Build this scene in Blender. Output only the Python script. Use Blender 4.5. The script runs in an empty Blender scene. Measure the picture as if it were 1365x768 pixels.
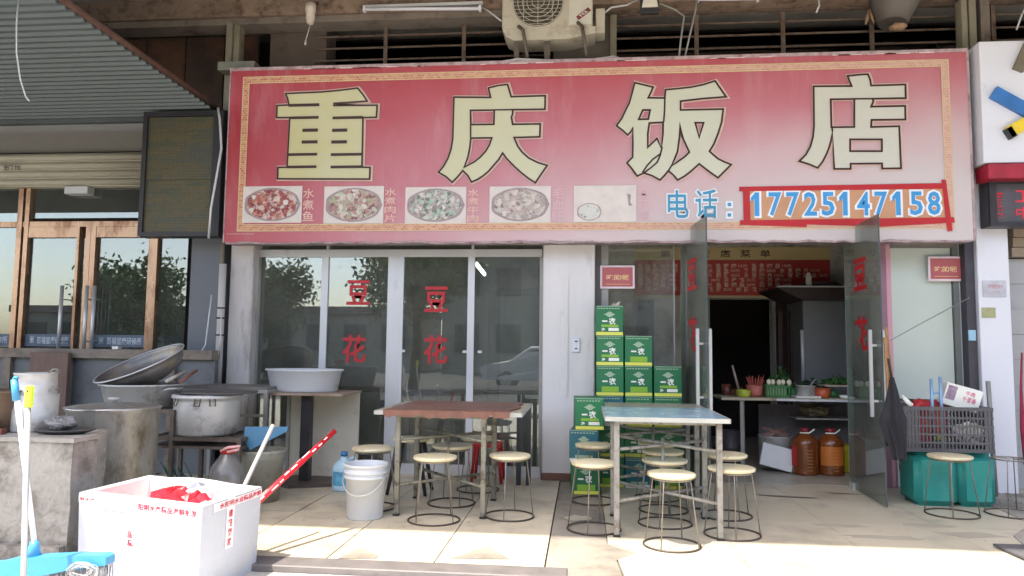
import bpy, math, random
import numpy as np
from mathutils import Vector, Matrix, Euler
from mathutils.geometry import tessellate_polygon
random.seed(7)
R = math.radians
sc = bpy.context.scene
col = sc.collection

# ---------------------------------------------------------------- camera
EYE = np.array([0., 0., 1.25]); FOC = 980.0
YAW, PITCH, ROLL = R(5.6), R(4.7), R(.66)
_f = np.array([-math.sin(YAW)*math.cos(PITCH), math.cos(YAW)*math.cos(PITCH), math.sin(PITCH)])
_r = np.array([math.cos(YAW), math.sin(YAW), 0.]); _u = np.cross(_r, _f)
_c, _s = math.cos(ROLL), math.sin(ROLL)
_r, _u = _r*_c+_u*_s, _u*_c-_r*_s
def W(px, py, x=None, y=None, z=None):
    """real place of a point of the photograph, given one of its coordinates"""
    d = _f*FOC+_r*(px-682.5)-_u*(py-384)
    t = (y-EYE[1])/d[1] if y is not None else (z-EYE[2])/d[2] if z is not None else (x-EYE[0])/d[0]
    return Vector(EYE+d*t)
def X(px, y, py=450): return W(px, py, y=y).x
def Z(px, py, y): return W(px, py, y=y).z
cam = bpy.data.cameras.new('camera'); co = bpy.data.objects.new('camera', cam); col.objects.link(co)
cam.sensor_width = 36; cam.lens = 36*FOC/1365; cam.clip_end = 2000; cam.clip_start = .05
co.matrix_world = Matrix(((_r[0], _u[0], -_f[0], EYE[0]), (_r[1], _u[1], -_f[1], EYE[1]), (_r[2], _u[2], -_f[2], EYE[2]), (0, 0, 0, 1)))
sc.camera = co

# ---------------------------------------------------------------- light
SUN_DIR = Vector((.68, 1.0, -2.32)).normalized()      # the way the light travels
el = math.asin(-SUN_DIR.z); az = math.atan2(-SUN_DIR.x, -SUN_DIR.y)
wd = bpy.data.worlds.new('World'); sc.world = wd; wd.use_nodes = True
nt = wd.node_tree; bg = nt.nodes['Background']
sky = nt.nodes.new('ShaderNodeTexSky'); sky.sky_type = 'NISHITA'; sky.sun_disc = False
sky.sun_elevation = el; sky.sun_rotation = az; sky.air_density = .75; sky.dust_density = 2.2; sky.ozone_density = .4
nt.links.new(sky.outputs[0], bg.inputs[0]); bg.inputs[1].default_value = .15
sl = bpy.data.lights.new('sun', 'SUN'); sl.energy = 2.0; sl.angle = R(.8); sl.color = (1, .95, .87)
so = bpy.data.objects.new('sun', sl); col.objects.link(so)
so.rotation_euler = SUN_DIR.to_track_quat('-Z', 'Y').to_euler(); so.location = (0, -5, 20)
sc.view_settings.view_transform = 'Standard'; sc.view_settings.look = 'None'
sc.view_settings.exposure = 2.35; sc.view_settings.gamma = 1
sc.view_settings.use_white_balance = True; sc.view_settings.white_balance_temperature = 7100; sc.view_settings.white_balance_tint = 10
sc.render.engine = 'CYCLES'
sc.cycles.max_bounces = 8; sc.cycles.transparent_max_bounces = 16; sc.cycles.diffuse_bounces = 5; sc.cycles.glossy_bounces = 4
sc.cycles.sample_clamp_indirect = 6; sc.cycles.use_denoising = True

# ---------------------------------------------------------------- materials
def rgb(r, g=None, b=None):
    if g is None: r, g, b = r
    f = lambda v: (v/255/12.92 if v/255 < .04045 else ((v/255+.055)/1.055)**2.4)
    return (f(r), f(g), f(b), 1)
def N(t, k, **kw):
    n = t.nodes.new(k)
    for a, v in kw.items(): setattr(n, a, v)
    return n
def mixc(t, fac, a, b, mode='MIX'):
    n = N(t, 'ShaderNodeMix', data_type='RGBA', blend_type=mode)
    for i, v in ((0, fac), (6, a), (7, b)):
        if hasattr(v, 'is_linked') or hasattr(v, 'links'): t.links.new(v, n.inputs[i])
        else: n.inputs[i].default_value = v
    return n.outputs[2]
def ramp(t, src, stops, interp='LINEAR'):
    n = N(t, 'ShaderNodeValToRGB'); n.color_ramp.interpolation = interp
    e = n.color_ramp.elements
    while len(e) < len(stops): e.new(.5)
    for k, (p, c) in enumerate(stops): e[k].position = p; e[k].color = c if len(c) == 4 else (*c, 1)
    t.links.new(src, n.inputs[0]); return n.outputs[0]
def noise(t, vec, scale, detail=4, rough=.55, stretch=None):
    if stretch:
        m = N(t, 'ShaderNodeMapping'); m.inputs['Scale'].default_value = stretch; t.links.new(vec, m.inputs[0]); vec = m.outputs[0]
    n = N(t, 'ShaderNodeTexNoise'); n.inputs['Scale'].default_value = scale; n.inputs['Detail'].default_value = detail
    n.inputs['Roughness'].default_value = rough; t.links.new(vec, n.inputs[0]); return n.outputs[0]
MATS = {}
def M(name, c, rough=.6, metal=0, var=.25, scale=6, bump=.15, dirt=None, dscale=3, damt=(.5, .7), stretch=None, jitter=0, spec=.5, trans=0, fine=60):
    """procedural surface: mottled colour, fine relief, optional patches of dirt of their own colour"""
    if name in MATS: return MATS[name]
    m = bpy.data.materials.new(name); m.use_nodes = True; t = m.node_tree; b = t.nodes['Principled BSDF']
    c = rgb(c); tc = N(t, 'ShaderNodeTexCoord').outputs['Object']
    n1 = noise(t, tc, scale, 5, .6, stretch)
    lo = tuple(v*(1-var) for v in c[:3]); hi = tuple(min(1, v*(1+var*.8)) for v in c[:3])
    cc = ramp(t, n1, [(.3, lo), (.7, hi)])
    if dirt:
        n2 = noise(t, tc, dscale, 6, .68, stretch)
        fac = ramp(t, n2, [(damt[0], (0, 0, 0)), (damt[1], (1, 1, 1))])
        cc = mixc(t, fac, cc, rgb(dirt))
    if jitter:
        oi = N(t, 'ShaderNodeObjectInfo'); hs = N(t, 'ShaderNodeHueSaturation')
        mr = N(t, 'ShaderNodeMapRange'); mr.inputs[3].default_value = 1-jitter; mr.inputs[4].default_value = 1+jitter
        t.links.new(oi.outputs['Random'], mr.inputs[0]); t.links.new(mr.outputs[0], hs.inputs['Value']); t.links.new(cc, hs.inputs['Color']); cc = hs.outputs[0]
    t.links.new(cc, b.inputs['Base Color'])
    n3 = noise(t, tc, fine, 3, .5)
    if bump:
        bp = N(t, 'ShaderNodeBump'); bp.inputs['Strength'].default_value = bump; bp.inputs['Distance'].default_value = .01
        t.links.new(n3, bp.inputs['Height']); t.links.new(bp.outputs[0], b.inputs['Normal'])
    rr = N(t, 'ShaderNodeMapRange'); rr.inputs[3].default_value = max(0, rough-.12); rr.inputs[4].default_value = min(1, rough+.12)
    t.links.new(n1, rr.inputs[0]); t.links.new(rr.outputs[0], b.inputs['Roughness'])
    b.inputs['Metallic'].default_value = metal; b.inputs['Specular IOR Level'].default_value = spec
    b.inputs['Transmission Weight'].default_value = trans
    MATS[name] = m; return m
def glass_mat(name, tint, refl, rough=0.0, dirt=0.0):
    m = bpy.data.materials.new(name); m.use_nodes = True; t = m.node_tree
    for n in list(t.nodes):
        if n.type == 'BSDF_PRINCIPLED': t.nodes.remove(n)
    out = [n for n in t.nodes if n.type == 'OUTPUT_MATERIAL'][0]
    tr = N(t, 'ShaderNodeBsdfTransparent'); tr.inputs[0].default_value = (*tint, 1)
    gl = N(t, 'ShaderNodeBsdfGlossy'); gl.inputs['Roughness'].default_value = rough; gl.inputs[0].default_value = (.95, 1, .98, 1)
    fr = N(t, 'ShaderNodeFresnel'); fr.inputs[0].default_value = 1.5
    mr = N(t, 'ShaderNodeMapRange'); mr.inputs[3].default_value = refl; mr.inputs[4].default_value = 1
    mx = N(t, 'ShaderNodeMixShader'); t.links.new(fr.outputs[0], mr.inputs[0]); t.links.new(mr.outputs[0], mx.inputs[0])
    t.links.new(tr.outputs[0], mx.inputs[1]); t.links.new(gl.outputs[0], mx.inputs[2]); res = mx.outputs[0]
    if dirt:  # pale veil: grime, raised to give dark panes a hazy lightness
        tc = N(t, 'ShaderNodeTexCoord').outputs['Object']; n = noise(t, tc, 2.2, 6, .65)
        f = ramp(t, n, [(.35, (dirt*.3,)*3), (.75, (dirt,)*3)])
        df = N(t, 'ShaderNodeBsdfDiffuse'); df.inputs[0].default_value = (.45, .44, .4, 1)
        m2 = N(t, 'ShaderNodeMixShader'); t.links.new(f, m2.inputs[0]); t.links.new(res, m2.inputs[1]); t.links.new(df.outputs[0], m2.inputs[2]); res = m2.outputs[0]
    t.links.new(res, out.inputs[0]); MATS[name] = m; return m
def emit_mat(name, c, s):
    m = bpy.data.materials.new(name); m.use_nodes = True; b = m.node_tree.nodes['Principled BSDF']
    b.inputs['Emission Color'].default_value = rgb(c); b.inputs['Emission Strength'].default_value = s; b.inputs['Base Color'].default_value = rgb(c); return m

# ---------------------------------------------------------------- mesh building
class MB:
    def __init__(s): s.v = []; s.f = []; s.mi = []; s.sm = []; s.m = 0
    def add(s, vs, fs, smooth=False):
        o = len(s.v); s.v += [tuple(v) for v in vs]
        for f in fs: s.f.append(tuple(i+o for i in f)); s.mi.append(s.m); s.sm.append(smooth)
        return s
    def box(s, a, b, rz=0, piv=None, mat=None, bev=0):
        x0, x1 = sorted((a[0], b[0])); y0, y1 = sorted((a[1], b[1])); z0, z1 = sorted((a[2], b[2]))
        if bev and min(x1-x0, y1-y0, z1-z0) > 2.2*bev:
            pts = []
            for cx, sx in ((x0, 1), (x1, -1)):
                for cy, sy in ((y0, 1), (y1, -1)):
                    for cz, sz in ((z0, 1), (z1, -1)):
                        pts += [(cx, cy+sy*bev, cz+sz*bev), (cx+sx*bev, cy, cz+sz*bev), (cx+sx*bev, cy+sy*bev, cz)]
            I = lambda i, j, k, a_: ((i*2+j)*2+k)*3+a_
            fs = [(I(0,0,0,0),I(0,0,1,0),I(0,1,1,0),I(0,1,0,0)), (I(1,0,0,0),I(1,1,0,0),I(1,1,1,0),I(1,0,1,0)),
                  (I(0,0,0,1),I(1,0,0,1),I(1,0,1,1),I(0,0,1,1)), (I(0,1,0,1),I(0,1,1,1),I(1,1,1,1),I(1,1,0,1)),
                  (I(0,0,0,2),I(0,1,0,2),I(1,1,0,2),I(1,0,0,2)), (I(0,0,1,2),I(1,0,1,2),I(1,1,1,2),I(0,1,1,2))]
            for j in (0, 1):
                for k in (0, 1): fs.append((I(0,j,k,1),I(1,j,k,1),I(1,j,k,2),I(0,j,k,2)) if (j+k) % 2 else (I(0,j,k,2),I(1,j,k,2),I(1,j,k,1),I(0,j,k,1)))
            for i in (0, 1):
                for k in (0, 1): fs.append((I(i,0,k,0),I(i,0,k,2),I(i,1,k,2),I(i,1,k,0)) if (i+k) % 2 else (I(i,1,k,0),I(i,1,k,2),I(i,0,k,2),I(i,0,k,0)))
            for i in (0, 1):
                for j in (0, 1): fs.append((I(i,j,0,0),I(i,j,0,1),I(i,j,1,1),I(i,j,1,0)) if (i+j) % 2 == 0 else (I(i,j,1,0),I(i,j,1,1),I(i,j,0,1),I(i,j,0,0)))
            for i in (0, 1):
                for j in (0, 1):
                    for k in (0, 1):
                        t_ = (I(i,j,k,0), I(i,j,k,1), I(i,j,k,2)); fs.append(t_ if (i+j+k) % 2 == 0 else t_[::-1])
        else:
            pts = [(x, y, z) for x in (x0, x1) for y in (y0, y1) for z in (z0, z1)]
            fs = [(0, 1, 3, 2), (4, 6, 7, 5), (0, 4, 5, 1), (2, 3, 7, 6), (0, 2, 6, 4), (1, 5, 7, 3)]
        if rz:
            p = piv or ((x0+x1)/2, (y0+y1)/2); c, n = math.cos(rz), math.sin(rz)
            pts = [(p[0]+(x-p[0])*c-(y-p[1])*n, p[1]+(x-p[0])*n+(y-p[1])*c, z) for x, y, z in pts]
        if mat is not None: pts = [mat @ Vector(q) for q in pts]
        return s.add(pts, fs)
    def cyl(s, a, b, r0, r1=None, n=10, caps=True, smooth=True):
        a = Vector(a); b = Vector(b); r1 = r0 if r1 is None else r1; d = (b-a).normalized()
        q = d.to_track_quat('Z', 'Y'); o = len(s.v); vs = []
        for p, r in ((a, r0), (b, r1)):
            for k in range(n): an = 2*math.pi*k/n; vs.append(p+q @ Vector((math.cos(an)*r, math.sin(an)*r, 0)))
        s.add(vs, [(k, (k+1) % n, n+(k+1) % n, n+k) for k in range(n)], smooth)
        if caps:
            s.f += [tuple(o+k for k in reversed(range(n))), tuple(o+n+k for k in range(n))]; s.mi += [s.m]*2; s.sm += [False]*2
        return s
    def tube(s, pts, r, n=6, closed=False):
        pts = [Vector(p) for p in pts]; o = len(s.v); L = len(pts); rr = r if isinstance(r, (list, tuple)) else [r]*L; up = None
        for i, p in enumerate(pts):
            d = (pts[(i+1) % L]-pts[i-1]) if closed or 0 < i < L-1 else (pts[1]-pts[0] if i == 0 else pts[-1]-pts[-2])
            d.normalize()
            if up is None: up = d.orthogonal().normalized()
            up = (up-d*up.dot(d)); up = up.normalized() if up.length > 1e-6 else d.orthogonal().normalized()
            w = d.cross(up)
            for k in range(n): an = 2*math.pi*k/n; s.v.append(tuple(p+(up*math.cos(an)+w*math.sin(an))*rr[i]))
        for i in range(L if closed else L-1):
            j = (i+1) % L
            for k in range(n):
                s.f.append((o+i*n+k, o+i*n+(k+1) % n, o+j*n+(k+1) % n, o+j*n+k)); s.mi.append(s.m); s.sm.append(True)
        if not closed:
            s.f += [tuple(o+k for k in reversed(range(n))), tuple(o+(L-1)*n+k for k in range(n))]; s.mi += [s.m]*2; s.sm += [False]*2
        return s
    def ring(s, c, R_, r, n=28, k=6, mat=None):
        c = Vector(c); pts = [Vector((math.cos(a)*R_, math.sin(a)*R_, 0)) for a in [2*math.pi*i/n for i in range(n)]]
        if mat is not None: pts = [mat @ p for p in pts]
        return s.tube([c+p for p in pts], r, k, True)
    def lathe(s, prof, c=(0, 0, 0), n=28, mat=None, smooth=True, sx=1, sy=1, wob=0):
        c = Vector(c); vs = []; fs = []
        for r, z in prof:
            for k in range(n):
                a = 2*math.pi*k/n; q = Vector((math.cos(a)*r*sx, math.sin(a)*r*sy, z))
                if wob: q.x *= 1+wob*math.sin(3*a+z*9); q.y *= 1+wob*math.cos(2*a+z*5)
                if mat is not None: q = mat @ q
                vs.append(c+q)
        for i in range(len(prof)-1):
            for k in range(n): fs.append((i*n+k, i*n+(k+1) % n, (i+1)*n+(k+1) % n, (i+1)*n+k))
        return s.add(vs, fs, smooth)
    def prism(s, poly, dz, axis='z', base=0):
        """poly of 2-D points, extruded; axis z: (x,y) at z=base; axis y: (x,z) at y=base; axis x: (y,z) at x=base"""
        g = {'z': lambda p, h: (p[0], p[1], h), 'y': lambda p, h: (p[0], h, p[1]), 'x': lambda p, h: (h, p[0], p[1])}[axis]
        n = len(poly); vs = [g(p, base) for p in poly]+[g(p, base+dz) for p in poly]
        tr = tessellate_polygon([[Vector((p[0], p[1], 0)) for p in poly]])
        return s.add(vs, [tuple(t) for t in tr]+[tuple(i+n for i in reversed(t)) for t in tr]+[(i, (i+1) % n, n+(i+1) % n, n+i) for i in range(n)])
    def build(s, name, mats, parent=None, **props):
        if not s.v: return None
        me = bpy.data.meshes.new(name)
        off = Vector((0, 0, 0))
        if parent is not None:
            off = parent.location.copy()
            if parent.parent is not None: off = off+parent.parent.location
        else:
            a = np.array(s.v); lo, hi = a.min(0), a.max(0); off = Vector(((lo[0]+hi[0])/2, (lo[1]+hi[1])/2, lo[2]))
            if s.__dict__.get('keep'): off = Vector((0, 0, 0))
        loc = s.__dict__.get('loc')
        me.from_pydata([tuple(Vector(v)-off) for v in s.v] if loc is None else s.v, [], s.f)
        for m in (mats if isinstance(mats, (list, tuple)) else [mats]): me.materials.append(m)
        me.polygons.foreach_set('material_index', s.mi); me.polygons.foreach_set('use_smooth', s.sm)
        me.update()
        bm_fix(me)
        o = bpy.data.objects.new(name, me); col.objects.link(o)
        if parent is not None: o.parent = parent
        else: o.location = off
        for k, v in props.items(): o[k] = v
        return o
import bmesh
def bm_fix(me):
    if len(me.polygons) > 30000: return
    bm = bmesh.new(); bm.from_mesh(me); bmesh.ops.recalc_face_normals(bm, faces=bm.faces); bm.to_mesh(me); bm.free()
def thing(name, label, cat, loc=(0, 0, 0), group=None, rz=0):
    o = bpy.data.objects.new(name, None); col.objects.link(o); o.location = loc; o.rotation_euler = (0, 0, rz); o.empty_display_size = .1
    o['label'] = label; o['category'] = cat
    if group: o['group'] = group
    return o
def tag(o, label, cat, group=None):
    o['label'] = label; o['category'] = cat
    if group: o['group'] = group
    return o
def dup(root, loc, rz=0, label=None, rot=None):
    r = root.copy(); col.objects.link(r); r.location = loc; r.rotation_euler = rot or (0, 0, rz)
    if label: r['label'] = label
    for ch in list(root.children):
        c = ch.copy(); col.objects.link(c); c.parent = r
        for g in list(ch.children):
            d = g.copy(); col.objects.link(d); d.parent = c
    return r
def B(*a, **k): return MB().box(*a, **k)
_tc = {}
def glyphs(t, bold=0.0):
    k = (t, bold)
    if k not in _tc:
        cu = bpy.data.curves.new('t', 'FONT'); cu.body = t; cu.size = 1; cu.offset = bold; cu.resolution_u = 2
        ob = bpy.data.objects.new('t', cu); col.objects.link(ob); bpy.context.view_layer.update()
        dg = bpy.context.evaluated_depsgraph_get(); me = bpy.data.meshes.new_from_object(ob.evaluated_get(dg))
        v = [(q.co.x, q.co.y) for q in me.vertices]; f = [tuple(p.vertices) for p in me.polygons]
        bpy.data.objects.remove(ob); bpy.data.curves.remove(cu); bpy.data.meshes.remove(me)
        _tc[k] = (v, f)
    return _tc[k]
def write(mb, t, x0, x1, z0, z1, y, bold=0.0, o=None, ux=None, uz=None, ref=None):
    """letters fitted to the box x0..x1, z0..z1 of the plane y (or the plane o + ux*a + uz*b)"""
    v, f = glyphs(t, bold)
    rv = glyphs(t, ref)[0] if ref is not None else v
    if not rv: return
    xs = [p[0] for p in rv]; zs = [p[1] for p in rv]; ax, bx, az_, bz = min(xs), max(xs), min(zs), max(zs)
    pts = [(x0+(p[0]-ax)/(bx-ax)*(x1-x0), z0+(p[1]-az_)/(bz-az_)*(z1-z0)) for p in v]
    if o is None: mb.add([(p[0], y, p[1]) for p in pts], f)
    else: mb.add([Vector(o)+Vector(ux)*p[0]+Vector(uz)*p[1] for p in pts], f)
# ================================================================ materials of the place
m_tile = M('porch_tile', (196, 186, 165), .45, var=.07, scale=3, bump=.03, dirt=(148, 138, 122), dscale=3.1, damt=(.5, .75), jitter=.06)
m_grout = M('grout', (92, 86, 78), .9)
m_cement = M('cement', (150, 144, 134), .85, var=.15, scale=5, bump=.4, dirt=(112, 106, 98), dscale=2.5, damt=(.4, .65))
m_strip = M('kerb_stone', (104, 100, 100), .6, var=.15, scale=9, bump=.2)
m_pave = M('pavement_concrete', (186, 183, 176), .85, var=.1, scale=4, bump=.4, dirt=(150, 147, 140), dscale=3)
m_asph = M('asphalt', (70, 70, 72), .9, var=.2, scale=20, bump=.5)
m_white = M('white_wall', (212, 210, 210), .8, var=.05, scale=2.5, bump=.12, dirt=(160, 156, 154), dscale=3.0, damt=(.56, .8), stretch=(1.9, 1.9, .45))
m_wallstain = M('stained_wall', (186, 182, 180), .85, var=.08, scale=2.5, bump=.25, dirt=(128, 116, 112), dscale=3.2, damt=(.52, .72), stretch=(2.2, 2.2, .45))
m_rwhite = M('white_panel', (214, 216, 224), .55, var=.025, scale=2, bump=.03, dirt=(180, 180, 184), dscale=4, damt=(.62, .8))
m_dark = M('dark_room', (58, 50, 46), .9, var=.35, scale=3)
m_brown = M('brown_board', (92, 62, 44), .8, var=.35, scale=3, bump=.2, dirt=(52, 38, 32), dscale=2, damt=(.4, .65))
m_beam = M('beam_plaster', (140, 120, 104), .85, var=.25, scale=6, bump=.5, dirt=(80, 60, 50), dscale=7, stretch=(1, 1, 1))
m_conc = M('old_concrete', (132, 122, 112), .9, var=.2, scale=6, bump=.5, dirt=(86, 76, 70), dscale=3)
m_bar = M('rusty_bar', (120, 104, 92), .6, metal=.3, var=.3, scale=14, dirt=(78, 52, 40), dscale=10)
m_alu = M('aluminium_frame', (196, 198, 200), .45, metal=.25, var=.06, scale=4, bump=.02, dirt=(140, 138, 134), dscale=5, damt=(.6, .8), stretch=(1, 1, .3))
m_alud = M('dull_frame', (150, 150, 146), .5, metal=.25, var=.12, scale=4, bump=.05)
m_steel = M('bright_steel', (196, 198, 200), .38, metal=.45, var=.06, scale=6, bump=0)
m_int = M('interior_wall', (206, 202, 192), .8, var=.08, scale=2, bump=.08, dirt=(120, 112, 100), dscale=2)
m_intfloor = M('interior_floor', (172, 168, 158), .35, var=.08, scale=2, bump=.04, dirt=(112, 108, 100), dscale=2.5)
m_lwall = M('grey_panel', (102, 107, 114), .6, var=.06, scale=3, bump=.03)
m_shut = M('shutter_box', (190, 186, 168), .6, var=.05, scale=3, bump=.05, dirt=(156, 150, 134), dscale=3, damt=(.5, .8), stretch=(.5, 1, 3))
m_gold = M('worn_copper_frame', (176, 142, 116), .26, metal=.55, var=.12, scale=4, bump=.03, dirt=(126, 84, 62), dscale=7, damt=(.5, .68), stretch=(1, 1, .3))
m_corr = M('corrugated_sheet', (92, 102, 104), .55, metal=.3, var=.1, scale=3, bump=.03)
m_red = M('red_vinyl', (176, 28, 36), .5, var=.08)
g_win = glass_mat('window_glass', (.60, .64, .60), .10, dirt=.17)
g_left = glass_mat('dark_glass', (.34, .40, .37), .10, dirt=.14)
g_door = glass_mat('door_glass', (.88, .91, .90), .05, dirt=.22)

# ================================================================ ground
YF, YG = 7.15, 7.3
o = B((-400, -400, -.6), (400, 4.16, -.13)).build('ground', m_asph, kind='structure')
o = B((-60, -2.6, -.129), (60, 4.15, -.035)).build('pavement', m_pave, kind='structure')
o = B((-60, -2.78, -.129), (60, -2.604, -.02)).build('kerb', m_strip, kind='structure')
o = B((-20, 4.155, -.12), (-.085, 4.335, .004), bev=.006).build('porch_step_edge', m_strip, kind='structure')
fl = B((-12, 4.34, -.2), (-.222, 7.33, -.012)).build('porch_floor_left', m_grout, kind='structure')
T = .645
for i in range(6):
    for j in range(-1, 5):
        x0 = -.22-(i+1)*T; y0 = 4.87+j*T; y1 = min(y0+T, 7.28); ya = max(y0, 4.338)
        if i == 0 and j == -1: pass
        g = .004
        q = B((x0+g, ya+g, -.0115), (x0+T-g, y1-g, random.uniform(-.001, .001)))
        q.build('tile', m_tile, fl)
# the cement strip between the two tiled halves, with a torn edge to the right
poly = [(-.215, 3.4), (.05, 3.4), (.22, 4.2), (.20, 4.55), (.33, 4.72), (.19, 4.86), (.155, 4.95), (.155, 7.28), (-.215, 7.28)]
mb = MB(); mb.prism(poly, .2, base=-.205); mb.build('cement_strip', m_cement, kind='structure')
q_ = [W(650, 728, z=.004), W(633, 733, z=.004), W(601, 744, z=.004), W(680, 745, z=.004)]
MB().prism([(v.x, v.y) for v in q_], .0012, base=.0015).build('floor_stain', m_cement, kind='structure')
fr = B((.157, 3.3, -.2), (12, 7.33, -.014)).build('porch_floor_right', m_grout, kind='structure')
q_ = [W(480, 729, z=.004), W(450, 744, z=.004), W(500, 744, z=.004), W(505, 740, z=.004)]
MB().prism([(v.x, v.y) for v in q_], .0012, base=.0015).build('floor_stain', m_cement, kind='structure')
m_tiler = M('porch_tile_right', (190, 182, 163), .4, var=.06, scale=2.2, bump=.03, dirt=(140, 134, 124), dscale=2.0, damt=(.5, .78), jitter=.02)
for i in range(5):
    for j in range(-2, 3):
        x0 = .16+i*.8; y0 = 4.9+j*.8; g = .0018
        xa = x0+g
        if i == 0 and j == -2: xa = .40
        if i == 0 and j == -1: xa = .335
        q = MB()
        if i == 0 and j == -1: q.prism([(.24, y0+g), (x0+.8-g, y0+g), (x0+.8-g, y0+.8-g), (.16, y0+.8-g), (.2, 4.87), (.34, 4.72), (.21, 4.55)], .0135, base=-.0135)
        else: q.box((xa, y0+g, -.0135), (x0+.8-g, min(y0+.8-g, 7.28), random.uniform(-.0004, .0004)))
        q.build('tile', m_tiler, fr)
B((-5.5, 7.335, -.2), (6, 11.5, -.002)).build('interior_floor', m_intfloor, kind='structure')
# rough cement at the right end of the porch, and a dark mat
mb = MB(); mb.prism([(2.86, 3.4), (2.62, 4.3), (2.78, 4.9), (2.95, 5.5), (3.3, 5.9), (3.35, 6.6), (3.55, 7.13), (12, 7.13), (12, 3.4)], .0065, base=.0)
mb.build('rough_cement', M('rough_cement', (158, 153, 146), .9, var=.15, scale=4, bump=.6, dirt=(116, 112, 108), dscale=2.8, damt=(.42, .62)), kind='structure')
tag(B((2.66, 4.72, .0075), (3.9, 5.2, .022), rz=.03).build('floor_mat', M('dark_mat', (84, 84, 88), .9, bump=.5)), 'dark grey mat lying on the rough cement at the right edge', 'mat')

# ================================================================ the restaurant building
bld = thing('shop_building', 'restaurant shopfront with glass windows, open glass doors and dirty white pillars', 'building', (0, 7.6, 0))
xa, xb, xc, xd = X(337, YG), X(722, YG), X(793, YG), X(1290, YG)
# pillars
xl0, xl1 = X(303, YF), X(334, YF)
B((xl0, YF, 0), (xl1, 8.6, 4.0), bev=.01).build('pillar', m_wallstain, bld)
B((X(722, YF)+.01, YF, 0), (X(793, YF), 7.62, 4.0), bev=.012).build('pillar', m_white, bld)
B((X(1292, YF), YF+.02, 0), (X(1304, YF), 7.5, 4.0)).build('post', M('dark_post', (74, 72, 80), .5, metal=.3, var=.2), bld)
B((X(1283, YG)-.01, YG-.02, 0), (X(1292, YF)-.002, 7.42, 2.6)).build('post', m_rwhite, bld)
# band behind the sign, floor plate, side and back walls, ceiling
B((xl0, 7.36, 2.45), (4.0, 7.9, 4.05)).build('wall', m_conc, bld)
B((xl0-.3, 7.4, 2.75), (4.6, 11.3, 2.9)).build('ceiling', m_int, bld)
yb = 9.7
dx0, dx1 = X(946, yb), X(1029, yb); dz = Z(990, 399, yb)
B((-3.7, yb, 0), (dx0, yb+.12, 2.74)).build('wall', m_int, bld)
B((dx1, yb, 0), (4.5, yb+.12, 2.74)).build('wall', m_int, bld)
B((dx0, yb+.002, dz), (dx1, yb+.118, 2.74)).build('wall', m_int, bld)
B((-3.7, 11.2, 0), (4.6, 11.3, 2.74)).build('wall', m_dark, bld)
B((-3.8, 7.6, 0), (-3.7, 11.2, 2.74)).build('wall', m_int, bld)
B((4.5, 7.45, 0), (4.6, 11.2, 2.74)).build('wall', m_int, bld)
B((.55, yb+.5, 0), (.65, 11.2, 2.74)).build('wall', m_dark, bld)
for (a, b) in ((dx0-.03, dx0), (dx1, dx1+.03)): B((a, yb-.03, 0), (b, yb-.003, dz+.03)).build('door_frame', m_alud, bld)
B((dx0-.03, yb-.03, dz+.001), (dx1+.03, yb-.005, dz+.035)).build('door_frame', m_alud, bld)
# left window bay
zt = Z(600, 337, YG)
fr_x = [(337, 345, .06), (427, 436, .045), (516, 537, .07), (623, 632, .05), (719, 724, .05)]
B((xa, YG-.03, zt-.045), (xb, YG+.05, zt+.03)).build('window_frame', m_alu, bld)
B((xa, YG-.03, 0), (xb, YG+.05, .10)).build('window_frame', m_alu, bld)
for k, (p0, p1, dpt) in enumerate(fr_x):
    B((X(p0, YG), YG-.026, .10), (X(p1, YG), YG+.045, zt-.046)).build('window_frame', m_alud if k in (0, 4) else m_alu, bld)
B((X(432, YG), YG-.01, zt+.031), (X(435, YG), YG+.03, 2.45)).build('window_frame', m_alu, bld)
B((X(627, YG), YG-.01, zt+.031), (X(630, YG), YG+.03, 2.45)).build('window_frame', m_alu, bld)
B((xa, YG+.034, zt+.032), (xb, YG+.045, 2.44)).build('transom_pane', g_win, bld)
m_redf = M('red_film', (190, 40, 44), .5)
wins = []
for k in range(4):
    x0, x1 = X(fr_x[k][1], YG), X(fr_x[k+1][0], YG)
    q = B((x0+.001, YG-.004-.004*(k % 2), .101), (x1-.001, YG+.004-.004*(k % 2), zt-.047)).build('window_pane', g_win, bld)
    wins.append((q, x0, x1))
def red_char(par, ch, cx, cy, w, h, y, o=None, ux=None):
    mb = MB(); x0, x1 = X(cx-w/2, y, cy), X(cx+w/2, y, cy); z0, z1 = Z(cx, cy+h/2, y), Z(cx, cy-h/2, y)
    write(mb, ch, x0, x1, z0, z1, y, bold=.022); return mb.build('character', m_red, par)
yy = YG-.0125
red_char(wins[1][0], '豆', 477.5, 390, 31, 33, yy); red_char(wins[1][0], '花', 472, 465, 32, 37, yy)
red_char(wins[2][0], '豆', 581.5, 399, 32, 34, yy); red_char(wins[2][0], '花', 580.5, 466, 32, 38, yy)
for px in (538, 620, 640): B((X(px, YG)-.02, YG-.022, 1.2), (X(px, YG)+.02, YG-.0128, 1.225)).build('latch', m_alu, bld)
# fixed glass by the beer cartons
x0 = X(793, YG)
B((x0+.005, YG-.03, 0), (x0+.06, YG+.04, 2.5)).build('door_frame', M('dark_frame', (92, 90, 86), .5, var=.15), bld)
B((x0+.062, YG-.025, 0), (x0+.13, YG+.03, 2.5)).build('door_frame', m_alud, bld)
fx = X(898, YG)
B((x0+.131, YG-.006, 0), (fx, YG+.006, 2.42)).build('glass_panel', g_door, bld)
B((fx-.002, YG-.011, 0), (fx+.012, YG+.011, 2.42)).build('panel_edge', m_alud, bld)
B((x0+.13, YG-.02, 2.42), (X(1190, YG), YG+.03, 2.47)).build('door_frame', m_alud, bld)
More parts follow.
